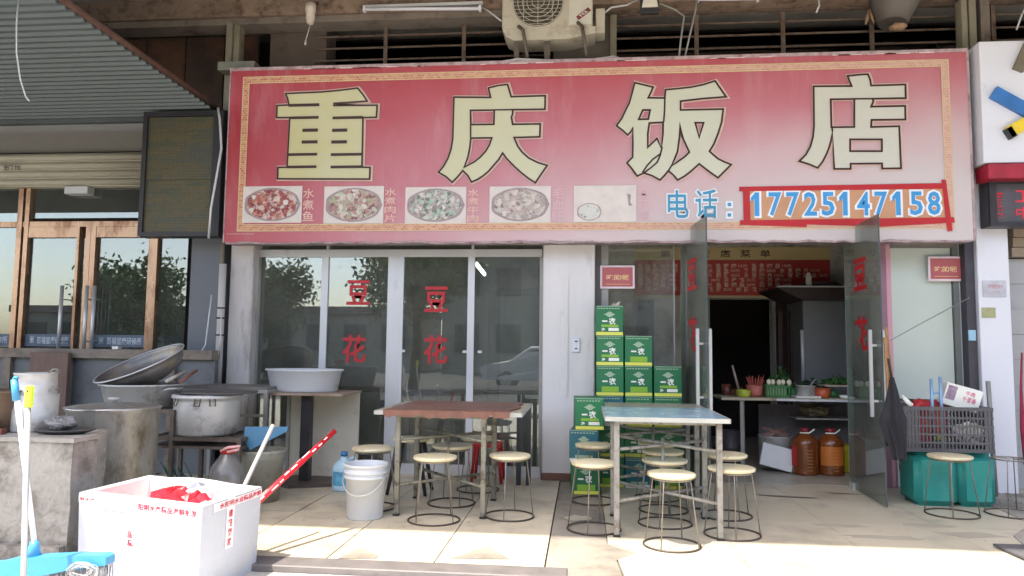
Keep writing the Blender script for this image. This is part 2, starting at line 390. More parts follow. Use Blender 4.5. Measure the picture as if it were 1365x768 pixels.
# the two open glass doors
m_edge = M('glass_edge', (176, 188, 186), .2, var=.05)
m_edged = M('glass_edge_dark', (70, 82, 84), .2, var=.05)
def glass_door(hx, hy, fx_, fy, near_m, zt_):
    d = Vector((fx_-hx, fy-hy, 0)); L = d.length; d.normalize(); nrm = Vector((-d.y, d.x, 0))
    a = math.atan2(d.y, d.x); mt = Matrix.Translation((hx, hy, 0)) @ Matrix.Rotation(a, 4, 'Z')
    g = MB().box((.004, -.005, .012), (L-.004, .005, zt_), mat=mt).build('glass_door', g_door, bld)
    MB().box((0, -.0055, .012), (.0038, .0055, zt_), mat=mt).build('glass_edge', m_edge, g)
    MB().box((L-.0038, -.0055, .012), (L, .0055, zt_), mat=mt).build('glass_edge', near_m, g)
    MB().box((.02, -.018, zt_-.05), (.14, .018, zt_+.01), mat=mt).build('hinge_fitting', m_steel, g)
    MB().box((.02, -.018, .0), (.14, .018, .06), mat=mt).build('hinge_fitting', m_steel, g)
    for s in (-1, 1):
        h = MB().box((L-.13, s*.055-.013, .72), (L-.105, s*.055+.013, 1.44), mat=mt)
        for z in (.85, 1.31): h.box((L-.1265, min(s*.0061, s*.0425), z-.009), (L-.1085, max(s*.0061, s*.0425), z+.009), mat=mt)
        h.build('handle', m_steel, g)
    return g, mt, L
LD, lmt, LL = glass_door(.945, 7.28, 1.045, 6.38, m_edged, 2.40)
RD, rmt, RL = glass_door(2.475, 7.24, 2.432, 6.30, m_edged, 2.40)
def door_chars(par, mt, L, spots, s):
    for ch, z0, z1 in spots:
        mb = MB(); v = mt @ Vector((L*.30, s*.0065, 0)); ux = (mt.to_3x3() @ Vector((1, 0, 0)))
        write(mb, ch, 0, L*.36, z0, z1, 0, bold=.03, o=v, ux=ux, uz=(0, 0, 1)); mb.build('character', m_red, par)
door_chars(LD, lmt, LL, (('豆', 1.80, 2.09), ('花', 1.24, 1.56)), -1)
door_chars(RD, rmt, RL, (('豆', 1.80, 2.09), ('花', 1.26, 1.57)), 1 if (rmt.to_3x3() @ Vector((0, 1, 0))).x < 0 else -1)
# right-hand display bay: pink post, pale board, lower white panel
B((X(1176, YG), YG, 0), (X(1184, YG), YG+.06, 2.45)).build('post', M('mauve_post', (150, 112, 128), .5, var=.12), bld)
B((X(1184, YG)+.001, YG+.012, 0), (X(1191, YG), YG+.05, 2.3)).build('post', M('pink_post', (212, 158, 172), .5, var=.06), bld)
B((X(1191, YG)+.001, YG+.02, .82), (X(1272, YG), YG+.05, 2.25)).build('frosted_board', M('pale_board', (196, 206, 198), .45, var=.03, scale=2, bump=.02), bld)
B((X(1191, YG)+.001, YG-.01, .74), (X(1276, YG), YG+.052, .80)).build('panel_edge', m_alud, bld)
B((X(1191, YG)+.001, YG+.0, .0), (X(1300, YG), YG+.05, .735)).build('wall_panel', m_rwhite, bld)
B((X(1191, YG)+.001, YG-.005, 2.252), (X(1284, YG), YG+.05, 2.47)).build('wall_panel', M('grey_head', (128, 122, 120), .7), bld)
B((X(1232, YG), YG-.012, 2.29), (X(1270, YG), YG-.006, 2.335)).build('panel_edge', m_shut, bld)
B((X(1273, YG), YG-.01, .8), (X(1283, YG)-.012, YG+.04, 2.25)).build('post', M('grey_post', (112, 118, 116), .5, var=.1), bld)
# skirting stains, socket and groove marks on the middle pillar
B((X(722, YF)+.004, YF-.012, 0), (X(793, YF)+.012, YF-.001, .07), bev=.004).build('skirting', M('brown_skirting', (122, 88, 76), .8, var=.3, dirt=(70, 52, 46)), bld)
s_ = B((X(763, YF), YF-.02, 1.22), (X(773, YF), YF-.001, 1.36), bev=.004).build('socket', m_rwhite, bld)
for z in (1.325, 1.255): B((X(768, YF)-.012, YF-.0225, z-.006), (X(768, YF)+.012, YF-.0205, z+.006)).build('slot', M('black_plastic', (34, 34, 36), .5), s_)
B((X(753, YF), YF-.012, .8), (X(757, YF), YF-.001, 1.95)).build('cable_cover', m_white, bld)
# upper storey recess above the sign: dark wall, window openings with bars, beams, columns
yu = 7.45
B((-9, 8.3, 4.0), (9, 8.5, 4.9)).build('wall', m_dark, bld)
B((-9, 7.9, 3.9), (9, 8.3, 4.02)).build('ledge', m_conc, bld)
B((-9, YF+.02, Z(600, 11, YF)), (9, 7.5, 4.92)).build('beam', m_beam, bld)
B((-9, YF+.06, Z(600, 20, YF)), (X(730, YF), 7.45, Z(600, 11, YF)-.003)).build('beam', m_conc, bld)
B((X(345, yu), yu, 3.95), (X(422, yu), yu+.3, 4.72)).build('wall', M('grey_upper_wall', (104, 92, 84), .85, var=.15, dirt=(70, 60, 54)), bld)
B((X(735, yu), yu-.02, 3.95), (X(812, yu), yu+.3, 4.9)).build('wall', M('pale_pier', (150, 144, 132), .85, var=.1, dirt=(112, 104, 92)), bld)
for p0, p1, y in ((301, 309, 7.2), (311, 319, 7.22), (813, 822, 7.3), (1283, 1291, 7.2), (1293, 1303, 7.22)):
    B((X(p0, y, 50), y, 3.7), (X(p1, y, 50), y+.12, 4.66), bev=.006).build('column', M('greenish_column', (140, 134, 116), .7, var=.15, dirt=(98, 88, 74)), bld)
B((X(1304, 7.3, 50), 7.24, 3.5), (X(1316, 7.3, 50), 7.5, 4.66)).build('column', m_conc, bld)
# brown boards left of the first column
xs = [-9, -8, -7, -6.1, -5.2, X(196, 7.5, 50), X(248, 7.5, 50), X(299, 7.5, 50)]
for a, b in zip(xs, xs[1:]):
    B((a+.006, 7.5+random.uniform(0, .02), 3.73), (b-.006, 7.56, 4.65)).build('board', m_brown, bld)
B((X(321, 7.5, 50), 7.5, 3.9), (X(344, 7.5, 50), 7.55, 4.65)).build('board', m_brown, bld)
B((X(296, 7.15, 90), 7.06, Z(310, 95, 7.1)), (X(344, 7.15, 90), 7.4, Z(310, 84, 7.1))).build('ledge', M('pale_ledge', (132, 132, 120), .8), bld)
B((X(150, 7.3, 20), 7.12, 3.9), (X(155, 7.3, 20), 7.17, 4.66)).build('column', m_bar, bld)
def bars(p0, p1, vs, zs, y, n='security_grille'):
    g = thing; 
    first = None
    for k, z in enumerate(zs): B((X(p0, y, 50), y-.008, z-.009), (X(p1, y, 50), y+.008, z+.009)).build('bar', m_bar, bld)
    for p in vs: B((X(p, y, 50)-.02, y-.03, 3.95), (X(p, y, 50)+.02, y-.009, 4.66)).build('bar', m_bar, bld)
zz = [Z(600, p, 7.4) for p in (77, 61, 45, 30, 14)]
bars(420, 735, (515, 619, 700), zz, 7.4); bars(822, 1283, (928, 1043, 1161, 1276), [z+.02 for z in zz], 7.4); bars(1318, 1400, (1323,), [z+.02 for z in zz], 7.4)
for a, b in ((422, 735), (822, 1283), (1316, 1450)):
    B((X(a, 7.9, 50), 7.9, 4.02), (X(b, 7.9, 50), 7.91, 4.7)).build('upper_window_pane', glass_mat('upper_glass', (.25, .22, .22), .05) if 'upper_glass' not in MATS else MATS['upper_glass'], bld)
# floor slab of the storey above: its front edge throws the shade on the porch
B((-14, 2.93, 4.93), (14, 12, 5.25)).build('overhanging_slab', M('slab_paint', (186, 182, 174), .85, var=.1, dirt=(150, 142, 132)), bld)  # underside kept pale so it bounces ground light into the shade
B((-14, 3.2, 5.25), (14, 12, 8.5)).build('upper_wall', M('facade_tile', (176, 168, 154), .8, var=.1), bld)
# rear mass so that no light leaks in
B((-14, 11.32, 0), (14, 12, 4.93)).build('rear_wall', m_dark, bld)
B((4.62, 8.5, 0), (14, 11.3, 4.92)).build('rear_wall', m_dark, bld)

# ================================================================ left neighbour
YL = 7.6
nb = thing('neighbour_shop', 'shop next door on the left with copper framed glass doors and cream shutter box', 'building', (-6.5, 7.6, 0))
xe = X(196, YL)   # shutter ends behind the LED board
B((-12, YL, Z(100, 203, YL)), (X(292, YL)-.02, 8.4, 3.72)).build('fascia', M('fascia_grey', (122, 120, 114), .7, var=.05), nb)
zs0, zs1 = Z(100, 248, YL-.12), Z(100, 204, YL-.12)
B((-12, YL-.10, zs0), (xe, YL, zs1)).build('shutter_box', m_shut, nb)
n = 4
for k in range(n):
    h = (zs1-zs0)/n
    q = MB(); q.tube([(-12, YL-.105, zs0+(k+.5)*h), (xe, YL-.105, zs0+(k+.5)*h)], h*.42, 8); q.build('shutter_slat', m_shut, nb)
mb = MB(); write(mb, '宏门 TEL', X(1, YL-.2, 223), X(25, YL-.2, 223), Z(10, 226, YL-.2), Z(10, 219, YL-.2), YL-.16, .01); mb.build('lettering', MATS['black_plastic'], nb)
zd = Z(100, 298, YL); zh = Z(100, 303, YL)
def lp(px, w=0): return X(px, YL, 400)
# copper frames
B((-12, YL-.04, Z(100, 303, YL)), (lp(218), YL+.04, Z(100, 296, YL))).build('door_frame', m_gold, nb)
for p0, p1, z1 in ((20, 27, zs0), (30, 36, zs0), (101, 105, zh), (113, 120, zh), (120, 127, zh), (198, 210, zh)):
    B((lp(p0)+.002, YL-.05, 0), (lp(p1)-.002, YL+.05, z1-.002)).build('door_frame', m_gold if p0 != 101 else m_gold, nb)
B((lp(36)+.001, YL-.045, zh-.12), (lp(101)-.001, YL+.03, zh-.003)).build('door_frame', m_gold, nb)
B((lp(127)+.001, YL-.045, zh-.12), (lp(198)-.001, YL+.03, zh-.003)).build('door_frame', m_gold, nb)
def lpane(p0, p1, z0, z1, txt=True):
    q = B((lp(p0)+.003, YL-.004, z0), (lp(p1)-.003, YL+.004, z1)).build('pane', g_left, nb)
    if txt:
        a, b = lp(p0)+.01, lp(p1)-.01; za, zb = Z(100, 462, YL), Z(100, 446, YL)
        B((a, YL-.008, za), (b, YL-.0048, zb)).build('glass_strip', M('strip_film', (92, 106, 124), .5), q)
        mb = MB(); w = b-a; write(mb, '百福堂康研修所', a+w*.26, b-.04, za+.025, zb-.025, YL-.0095, .02)
        write(mb, '米', a+w*.10, a+w*.2, za+.03, zb-.02, YL-.0095, .03)
        mb.build('lettering', M('pale_letters', (196, 204, 214), .5), q)
lpane(-60, 20, 0, zs0); lpane(36, 101, .02, zh-.125); lpane(127, 198, .02, zh-.125); lpane(36, 198, zd+.06, zs0, False); lpane(210, 248, 0, zs0, False); lpane(105, 113, 0, zh-.125, False)
for px, y0 in ((92, YL-.09), (125, YL-.09), (135, YL-.09)):
    q = MB(); q.cyl((lp(px), YL-.12, Z(px, 470, YL)-.1), (lp(px), YL-.12, Z(px, 382, YL)), .019, n=10)
    for z in (Z(px, 400, YL), Z(px, 455, YL)): q.cyl((lp(px), YL-.12, z), (lp(px), YL-.01, z), .008, n=6)
    q.build('handle', m_steel, nb)
B((X(250, 7.3), 7.3, 0), (X(291, 7.3)-.01, YL+.3, 3.6)).build('wall_panel', m_lwall, nb)
B((X(88, YL-.1, 254), YL-.13, Z(100, 259, YL-.1)), (X(119, YL-.1, 254), YL-.01, zs0-.003), bev=.005).build('sensor_box', m_alu, nb)
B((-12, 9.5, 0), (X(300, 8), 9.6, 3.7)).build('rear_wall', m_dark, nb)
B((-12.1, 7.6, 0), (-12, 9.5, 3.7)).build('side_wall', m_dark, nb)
B((-12, 7.66, 3.72), (-3.9, 9.5, 3.8)).build('ceiling', m_int, nb)
# corrugated canopy over the left shop
mb = MB(); y = 7.25; k = 0; prof = []
ze = lambda y: 3.665+(7.25-y)*.02
xed = lambda y: -3.79
while y > 2.2:  # unseen front part, lengthened to put the stove in shade
    for dy, dz_ in ((0, 0), (.052, 0), (.064, -.024), (.088, -.024)):
        prof.append((y-dy, ze(y-dy)+dz_))
    y -= .1
vs = []; 
for (y, z) in prof: vs += [(-12, y, z), (xed(y), y, z)]
for (y, z) in prof: vs += [(-12, y, z+.012), (xed(y), y, z+.012)]
n2 = len(prof)*2; fs = []
for i in range(len(prof)-1):
    a = 2*i; fs += [(a, a+1, a+3, a+2), (n2+a, n2+a+2, n2+a+3, n2+a+1), (a+1, n2+a+1, n2+a+3, a+3), (a, a+2, n2+a+2, n2+a)]
can = thing('canopy', 'grey corrugated metal canopy over the shop on the left', 'canopy', (-7, 5.3, 3.6))
mb.add(vs, fs); mb.build('corrugated_sheet', m_corr, can)
mb = MB(); y0, y1 = 7.25, 2.2
mb.tube([(xed(y0)+.015, y0, ze(y0)+.02), (xed(y1)+.015, y1, ze(y1)+.02)], .028, 4); mb.build('edge_trim', M('rusty_trim', (104, 78, 70), .7, var=.3, scale=12), can)
B((-12, 7.2, 3.60), (-3.8, 7.26, 3.70)).build('beam', m_corr, can)
for x in (-11, -7.2, -4.6): B((x, 2.3, 3.79), (x+.06, 7.3, 3.87)).build('support_bar', m_bar, can)
# wire dangling from the canopy
mb = MB(); mb.tube([W(25, -8, y=4.55), W(22, 30, y=4.55), W(22, 70, y=4.55), W(27, 105, y=4.6), W(34, 128, y=4.6), W(39, 135, y=4.6)], .005, 5)
tag(mb.build('wire', m_alu), 'pale loose wire dangling under the corrugated canopy', 'wire')

# ================================================================ right neighbour
rn = thing('neighbour_shop', 'white clad pillar and grey roller shutter of the shop on the right', 'building', (4.2, 7.5, 0))
B((X(1304, YF)+.003, YF-.03, 0), (X(1347, YF), 7.6, 3.1), bev=.006).build('pillar', m_rwhite, rn)
B((X(1310, YF, 250), YF+.0, 3.0), (X(1347, YF), 7.8, 3.6)).build('wall', m_conc, rn)
for k in range(9):
    z0 = 0+k*.24; B((X(1347, 7.4)+.004, 7.42+.012*(k % 2), z0), (5.6, 7.46+.012*(k % 2), z0+.238)).build('shutter_slat', M('grey_shutter', (168, 168, 170), .5, var=.05), rn)
for k in range(4): B((X(1347, 7.4)+.004, 7.32-.02*k, 2.17+k*.09), (5.6, 7.46, 2.17+k*.09+.085)).build('shutter_slat', M('tan_roll', (150, 136, 118), .6, var=.1), rn)
B((X(1347, 7.4)+.004, 7.5, 0), (9, 7.6, 3.9)).build('wall', m_conc, rn)
B((X(1347, YF)+.02, 7.22, 0), (X(1354, YF), 7.4, 2.17)).build('shutter_rail', m_alu, rn)
# ================================================================ the big sign
YS = 6.90
sg = thing('shop_sign', 'long faded red restaurant signboard with big cream characters, dish photos and phone number', 'sign', (0, YS+.12, 2.26))
sx0, sx1 = -3.545, 3.475; sz0, sz1 = 2.262, 4.005
B((sx0, YS+.003, sz0), (sx1, YF-.012, sz1)).build('sign_box', M('sign_metal', (150, 140, 140), .5, metal=.4, var=.2, dirt=(104, 84, 80)), sg)
def sign_material():
    m = bpy.data.materials.new('faded_print'); m.use_nodes = True; t = m.node_tree; b = t.nodes['Principled BSDF']
    tc = N(t, 'ShaderNodeTexCoord').outputs['Object']; sp = N(t, 'ShaderNodeSeparateXYZ'); t.links.new(tc, sp.inputs[0])
    def mr(src, a, b_, c, d):
        n = N(t, 'ShaderNodeMapRange'); n.inputs[1].default_value = a; n.inputs[2].default_value = b_; n.inputs[3].default_value = c; n.inputs[4].default_value = d
        t.links.new(src, n.inputs[0]); return n.outputs[0]
    def ma(op, a, b_):
        n = N(t, 'ShaderNodeMath', operation=op)
        for i, v in enumerate((a, b_)):
            if isinstance(v, (int, float)): n.inputs[i].default_value = v
            else: t.links.new(v, n.inputs[i])
        return n.outputs[0]
    u = mr(sp.outputs[0], sx0, sx1, 0, 1); v = mr(sp.outputs[2], sz0-2.26, sz1-2.26, 0, 1)
    dn = ma('SUBTRACT', 1, v)
    # fades towards the lower right; a rosier bloom in the middle of each half
    us = ma('POWER', u, .75)
    f = ma('ADD', ma('MULTIPLY', us, ma('ADD', ma('MULTIPLY', dn, .95), .30)), ma('ADD', ma('MULTIPLY', dn, .12), .0))
    wv = N(t, 'ShaderNodeTexNoise'); wv.inputs['Scale'].default_value = 1.1; wv.inputs['Detail'].default_value = 2; t.links.new(tc, wv.inputs[0])
    f = ma('ADD', f, ma('MULTIPLY', ma('SUBTRACT', wv.outputs[0], .5), .28))
    c = ramp(t, f, [(0, rgb(158, 40, 50)), (.22, rgb(172, 74, 84)), (.45, rgb(182, 112, 122)), (.70, rgb(192, 160, 164)), (1, rgb(194, 184, 184))])
    # water runs and dust
    n2 = noise(t, tc, 2.2, 6, .7, (2.4, 1, .45)); st = ramp(t, n2, [(.52, (0, 0, 0)), (.75, (.2, .2, .2))])
    c = mixc(t, st, c, rgb(196, 172, 176))
    t.links.new(c, b.inputs['Base Color']); b.inputs['Roughness'].default_value = .42
    n3 = noise(t, tc, 1.6, 3); bp = N(t, 'ShaderNodeBump'); bp.inputs['Strength'].default_value = .6; bp.inputs['Distance'].default_value = .05
    t.links.new(n3, bp.inputs['Height']); t.links.new(bp.outputs[0], b.inputs['Normal']); return m
# the vinyl: a sheet with slight slack
nx, nz = 60, 12; vs = []
for i in range(nx+1):
    for j in range(nz+1):
        e = min(i, nx-i, j*2, (nz-j)*2)/3; e = min(1, e)
        zz_ = sz0+(sz1-sz0)*j/nz
        vs.append((sx0+(sx1-sx0)*i/nx, YS-.0008-.0008*math.sin(i*.7)*e, zz_))
mb = MB(); mb.add(vs, [(i*(nz+1)+j, (i+1)*(nz+1)+j, (i+1)*(nz+1)+j+1, i*(nz+1)+j+1) for i in range(nx) for j in range(nz)], True)
mb.build('printed_sheet', sign_material(), sg)
# crumpled folded edge below, pale welt above
m_edge2 = M('worn_vinyl_edge', (170, 150, 152), .6, var=.3, scale=12, dirt=(112, 70, 76), dscale=8)
mb = MB(); pts = []
for i in range(90): pts.append((sx0+.02+(sx1-sx0-.04)*i/89, YS+random.uniform(-.006, .004), sz0-.004+random.uniform(-.009, .006)))
mb.tube(pts, [random.uniform(.007, .016) for _ in pts], 5); mb.build('folded_edge', m_edge2, sg)
mb = MB(); mb.box((sx0-.012, YS-.008, sz1-.002), (sx1+.012, YS+.1, sz1+.03)); mb.box((sx1, YS-.006, sz0), (sx1+.02, YS+.2, sz1)); mb.box((sx0-.012, YS-.004, sz0), (sx0-.0005, YS+.2, sz1))
mb.build('edge_trim', m_edge2, sg)
m_wornw = M('pale_scrape', (206, 196, 196), .6)
mb = MB()
for k in range(26):
    x = random.uniform(sx0+.3, sx1-.3); mb.box((x, YS-.0105, sz1-.006), (x+random.uniform(.04, .3), YS-.0085, sz1+random.uniform(.0, .006)))
mb.build('scrape', m_wornw, sg, kind='stuff')
# meander border
def border_material():
    m = bpy.data.materials.new('meander_print'); m.use_nodes = True; t = m.node_tree; b = t.nodes['Principled BSDF']
    tc = N(t, 'ShaderNodeTexCoord').outputs['Object']
    k = N(t, 'ShaderNodeTexBrick'); mp = N(t, 'ShaderNodeMapping'); mp.inputs['Rotation'].default_value = (R(90), 0, 0); t.links.new(tc, mp.inputs[0]); t.links.new(mp.outputs[0], k.inputs[0])
    k.inputs['Scale'].default_value = 22; k.inputs['Mortar Size'].default_value = .035; k.inputs['Row Height'].default_value = .5; k.inputs['Brick Width'].default_value = .8
    k.inputs['Color1'].default_value = rgb(172, 92, 78); k.inputs['Color2'].default_value = rgb(196, 150, 112); k.inputs['Mortar'].default_value = rgb(214, 186, 140)
    sp = N(t, 'ShaderNodeSeparateXYZ'); t.links.new(tc, sp.inputs[0]); mr = N(t, 'ShaderNodeMapRange'); mr.inputs[1].default_value = sx0; mr.inputs[2].default_value = sx1*1.2; mr.inputs[4].default_value = .62
    t.links.new(sp.outputs[0], mr.inputs[0]); t.links.new(mixc(t, mr.outputs[0], k.outputs[0], rgb(204, 176, 168)), b.inputs['Base Color']); b.inputs['Roughness'].default_value = .5; return m
def border_low_material():
    m = border_material(); m.name = 'meander_print_low'; return m
bx0, bx1 = W(321, 200, y=YS).x, W(1268, 200, y=YS).x; bz1 = W(700, 94, y=YS).z; bz0 = W(600, 307, y=YS).z
bw = .062; m_bd = border_material(); m_gl = M('gold_line', (206, 184, 142), .5, var=.1)
y1 = YS-.0045
mb = MB()
for a, b_ in (((bx0, bz1-bw), (bx1, bz1)), ((bx0, bz0), (bx1, bz0+bw)), ((bx0, bz0+bw), (bx0+bw, bz1-bw)), ((bx1-bw, bz0+bw), (bx1, bz1-bw))):
    mb.add([(a[0], y1, a[1]), (b_[0], y1, a[1]), (b_[0], y1, b_[1]), (a[0], y1, b_[1])], [(0, 1, 2, 3)])
mb.build('meander_border', m_bd, sg)
def ribbon(mb, pts, w, closed=True):
    """flat band of width w along points (x, y, z) of one vertical plane"""
    n = len(pts); o = len(mb.v)
    for i in range(n):
        p = Vector((pts[i][0], pts[i][2])); a = Vector((pts[i-1][0], pts[i-1][2])) if closed or i else None; b_ = Vector((pts[(i+1) % n][0], pts[(i+1) % n][2])) if closed or i < n-1 else None
        d1 = (p-a).normalized() if a is not None else (b_-p).normalized(); d2 = (b_-p).normalized() if b_ is not None else d1
        n1 = Vector((-d1.y, d1.x)); n2_ = Vector((-d2.y, d2.x)); m_ = (n1+n2_); m_ = m_.normalized() if m_.length > 1e-3 else n1
        s = min(2.2, 1/max(.3, m_.dot(n1)))*w/2
        mb.v += [(p.x+m_.x*s, pts[i][1], p.y+m_.y*s), (p.x-m_.x*s, pts[i][1], p.y-m_.y*s)]
    for i in range(n if closed else n-1):
        j = (i+1) % n; mb.f.append((o+2*i, o+2*j, o+2*j+1, o+2*i+1)); mb.mi.append(mb.m); mb.sm.append(False)
y2 = YS-.0065; mb = MB()
for e in (0, bw):
    ribbon(mb, [(bx0+e, y2, bz0+e), (bx1-e, y2, bz0+e), (bx1-e, y2, bz1-e), (bx0+e, y2, bz1-e)], .0085)
mb.build('border_line', m_gl, sg)
# big characters
def cream_material():
    m = bpy.data.materials.new('cream_print'); m.use_nodes = True; t = m.node_tree; b = t.nodes['Principled BSDF']
    tc = N(t, 'ShaderNodeTexCoord').outputs['Object']; sp = N(t, 'ShaderNodeSeparateXYZ'); t.links.new(tc, sp.inputs[0])
    mr = N(t, 'ShaderNodeMapRange'); mr.inputs[1].default_value = sx0; mr.inputs[2].default_value = sx1; t.links.new(sp.outputs[0], mr.inputs[0])
    c = ramp(t, mr.outputs[0], [(0, rgb(186, 180, 122)), (.3, rgb(190, 188, 152)), (.6, rgb(190, 192, 170)), (1, rgb(192, 190, 182))])
    n = noise(t, tc, 5, 4); c = mixc(t, ramp(t, n, [(.4, (0, 0, 0)), (.8, (.3, .3, .3))]), c, rgb(196, 196, 186))
    t.links.new(c, b.inputs['Base Color']); b.inputs['Roughness'].default_value = .45; return m
m_cream = cream_material(); m_inkbr = M('dark_brown_ink', (58, 26, 22), .5, var=.1); m_halo = M('cream_halo', (200, 172, 158), .5, var=.08)
S = 5.12
def big(name_lab, ox, oy, sc_, outer, holes, lines, bars_=()):
    P = lambda p, y: (lambda w: (w.x, y, w.z))(W(ox+p[0]/sc_, oy+p[1]/sc_, y=YS))
    yA, yB_, yC = YS-.0085, YS-.0115, YS-.0145
    loops = [[P(p, yB_) for p in outer]]+[[P(p, yB_) for p in h] for h in holes]
    flat = [p for l in loops for p in l]
    tr = tessellate_polygon([[Vector((p[0], p[2], 0)) for p in l] for l in loops])
    body = MB(); body.add(flat, [tuple(t_) for t_ in tr]); ch = body.build('character', m_cream, sg)
    hl = MB()
    for l in loops[:1]: ribbon(hl, [(p[0]+.008, yA, p[2]-.0) for p in l], .040)
    for l in loops[1:]: ribbon(hl, [(p[0]+.004, yA, p[2]) for p in l], .034)
    hl.build('halo', m_halo, ch)
    ln = MB()
    for l in loops: ribbon(ln, [(p[0], yC, p[2]) for p in l], .0175)
    for l in lines: ribbon(ln, [P(p, yC-.001) for p in l], .0155, False)
    for (x0, z0, x1, z1) in bars_:
        a = P((x0, z0), yC-.0012); b_ = P((x1, z1), yC-.0012)
        ln.add([(a[0], a[1], a[2]), (b_[0], a[1], a[2]), (b_[0], a[1], b_[2]), (a[0], a[1], b_[2])], [(0, 1, 2, 3)])
    ln.build('outline', m_inkbr, ch)
big('zhong', 360, 100, S, [(110,130),(350,120),(480,108),(600,93),(635,135),(665,182),(440,197),(440,212),(733,210),(728,292),(637,294),(630,632),(685,634),(682,713),(55,711),(58,634),(120,632),(138,294),(48,294),(52,212),(132,208),(124,165)], [], [],
    [(130,201,340,217),(138,287,335,302),(430,287,637,302),(225,370,330,390),(427,370,530,390),(220,450,327,470),(422,450,528,470),(130,537,325,553),(418,537,628,553),(120,622,320,638),(417,622,630,638)])
big('qing', 580, 100, S, [(130,155),(380,157),(365,92),(430,76),(495,68),(508,110),(520,152),(752,145),(750,237),(530,240),(530,270),(522,290),(530,340),(718,337),(715,425),(540,430),(565,490),(595,530),(640,570),(700,600),(765,620),(722,682),(685,738),(640,710),(590,670),(545,630),(510,595),(485,568),(462,535),(435,580),(400,620),(365,660),(330,690),(292,715),(250,733),(225,690),(190,655),(155,698),(118,735),(75,695),(25,668),(60,625),(90,570),(110,510),(122,440)],
    [[(243,245),(405,243),(402,340),(245,342)], [(245,434),(388,432),(372,480),(345,525),(310,562),(270,595),(200,632),(225,565),(238,500)]], [[(244,342),(244,434)], [(405,242),(530,240)]])
big('fan', 820, 95, S, [(133,82),(258,112),(242,150),(225,185),(338,186),(342,130),(430,122),(520,112),(600,95),(680,70),(715,120),(755,178),(600,190),(445,208),(445,268),(735,262),(725,350),(700,430),(672,500),(642,550),(700,600),(745,622),(790,640),(745,685),(700,730),(630,680),(572,635),(510,690),(470,720),(425,745),(395,710),(362,682),(335,715),(305,745),(250,715),(195,697),(150,718),(115,670),(80,628),(118,590),(120,500),(120,390),(105,418),(85,438),(48,405),(8,375),(45,325),(70,270),(95,222),(110,170)],
    [[(188,268),(238,268),(225,330),(160,332)], [(232,357),(326,352),(325,430),(315,530),(285,462),(222,522),(222,430)], [(440,360),(450,420),(465,470),(505,555),(475,585),(440,610),(382,650),(405,600),(425,550),(438,450)], [(545,355),(602,355),(572,455)]],
    [[(338,186),(336,270),(330,352)], [(320,520),(305,580),(285,625),(245,660),(195,697)], [(310,565),(255,605),(215,650),(185,695)], [(382,650),(362,682)]])
big('dian', 1060, 90, 5.1, [(122,132),(380,130),(365,95),(352,62),(420,54),(490,50),(505,85),(512,127),(745,120),(747,212),(522,216),(527,235),(512,270),(743,265),(745,357),(515,360),(512,408),(703,403),(715,688),(588,690),(586,655),(373,657),(373,692),(262,692),(250,440),(240,500),(228,545),(210,590),(185,640),(150,685),(90,660),(25,640),(70,595),(100,540),(118,475),(125,400)],
    [[(238,220),(398,218),(398,408),(243,410)], [(370,492),(585,492),(585,572),(370,572)]], [[(398,217),(522,216)], [(247,410),(250,440)]])
# dish photographs with their names
def dish_material(name, c1, c2, c3, sc_):
    m = bpy.data.materials.new(name); m.use_nodes = True; t = m.node_tree; b = t.nodes['Principled BSDF']
    tc = N(t, 'ShaderNodeTexCoord').outputs['Object']; v = N(t, 'ShaderNodeTexVoronoi'); v.inputs['Scale'].default_value = sc_*.6; v.inputs['Randomness'].default_value = 1; t.links.new(tc, v.inputs[0])
    c = ramp(t, v.outputs['Color'], [(.2, rgb(c1)), (.45, rgb(c2)), (.7, rgb(c3)), (.9, rgb(206, 200, 196))])
    n = noise(t, tc, sc_*.8, 4, .7); c = mixc(t, ramp(t, n, [(.36, (.7, .7, .7)), (.46, (0, 0, 0))]), c, rgb(92, 66, 64)); n4 = noise(t, tc, sc_*.45, 3, .6); c = mixc(t, ramp(t, n4, [(.5, (0, 0, 0)), (.62, (.75, .75, .75))]), c, rgb(206, 196, 186))
    t.links.new(c, b.inputs['Base Color']); b.inputs['Roughness'].default_value = .4; return m
m_photo = M('photo_paper', (204, 196, 190), .4, var=.08, scale=9, bump=0); m_photod = M('bowl_rim', (150, 134, 136), .4, var=.2, scale=20)
dishes = [(325, 249, 402, 297, '水煮鱼', (120, 44, 50), (158, 76, 74), (176, 120, 96), 40), (433, 249, 511, 298, '水煮肉片', (124, 84, 84), (176, 136, 128), (150, 166, 134), 44), (541, 250, 621, 298, '水煮牛肉', (96, 112, 96), (168, 146, 150), (136, 166, 146), 52), (653, 249, 734, 297, '毛血旺', (130, 112, 112), (184, 168, 164), (160, 154, 144), 40), (765, 248, 848, 296, '豆花饭', (170, 180, 160), (200, 200, 196), (190, 190, 180), 14)]
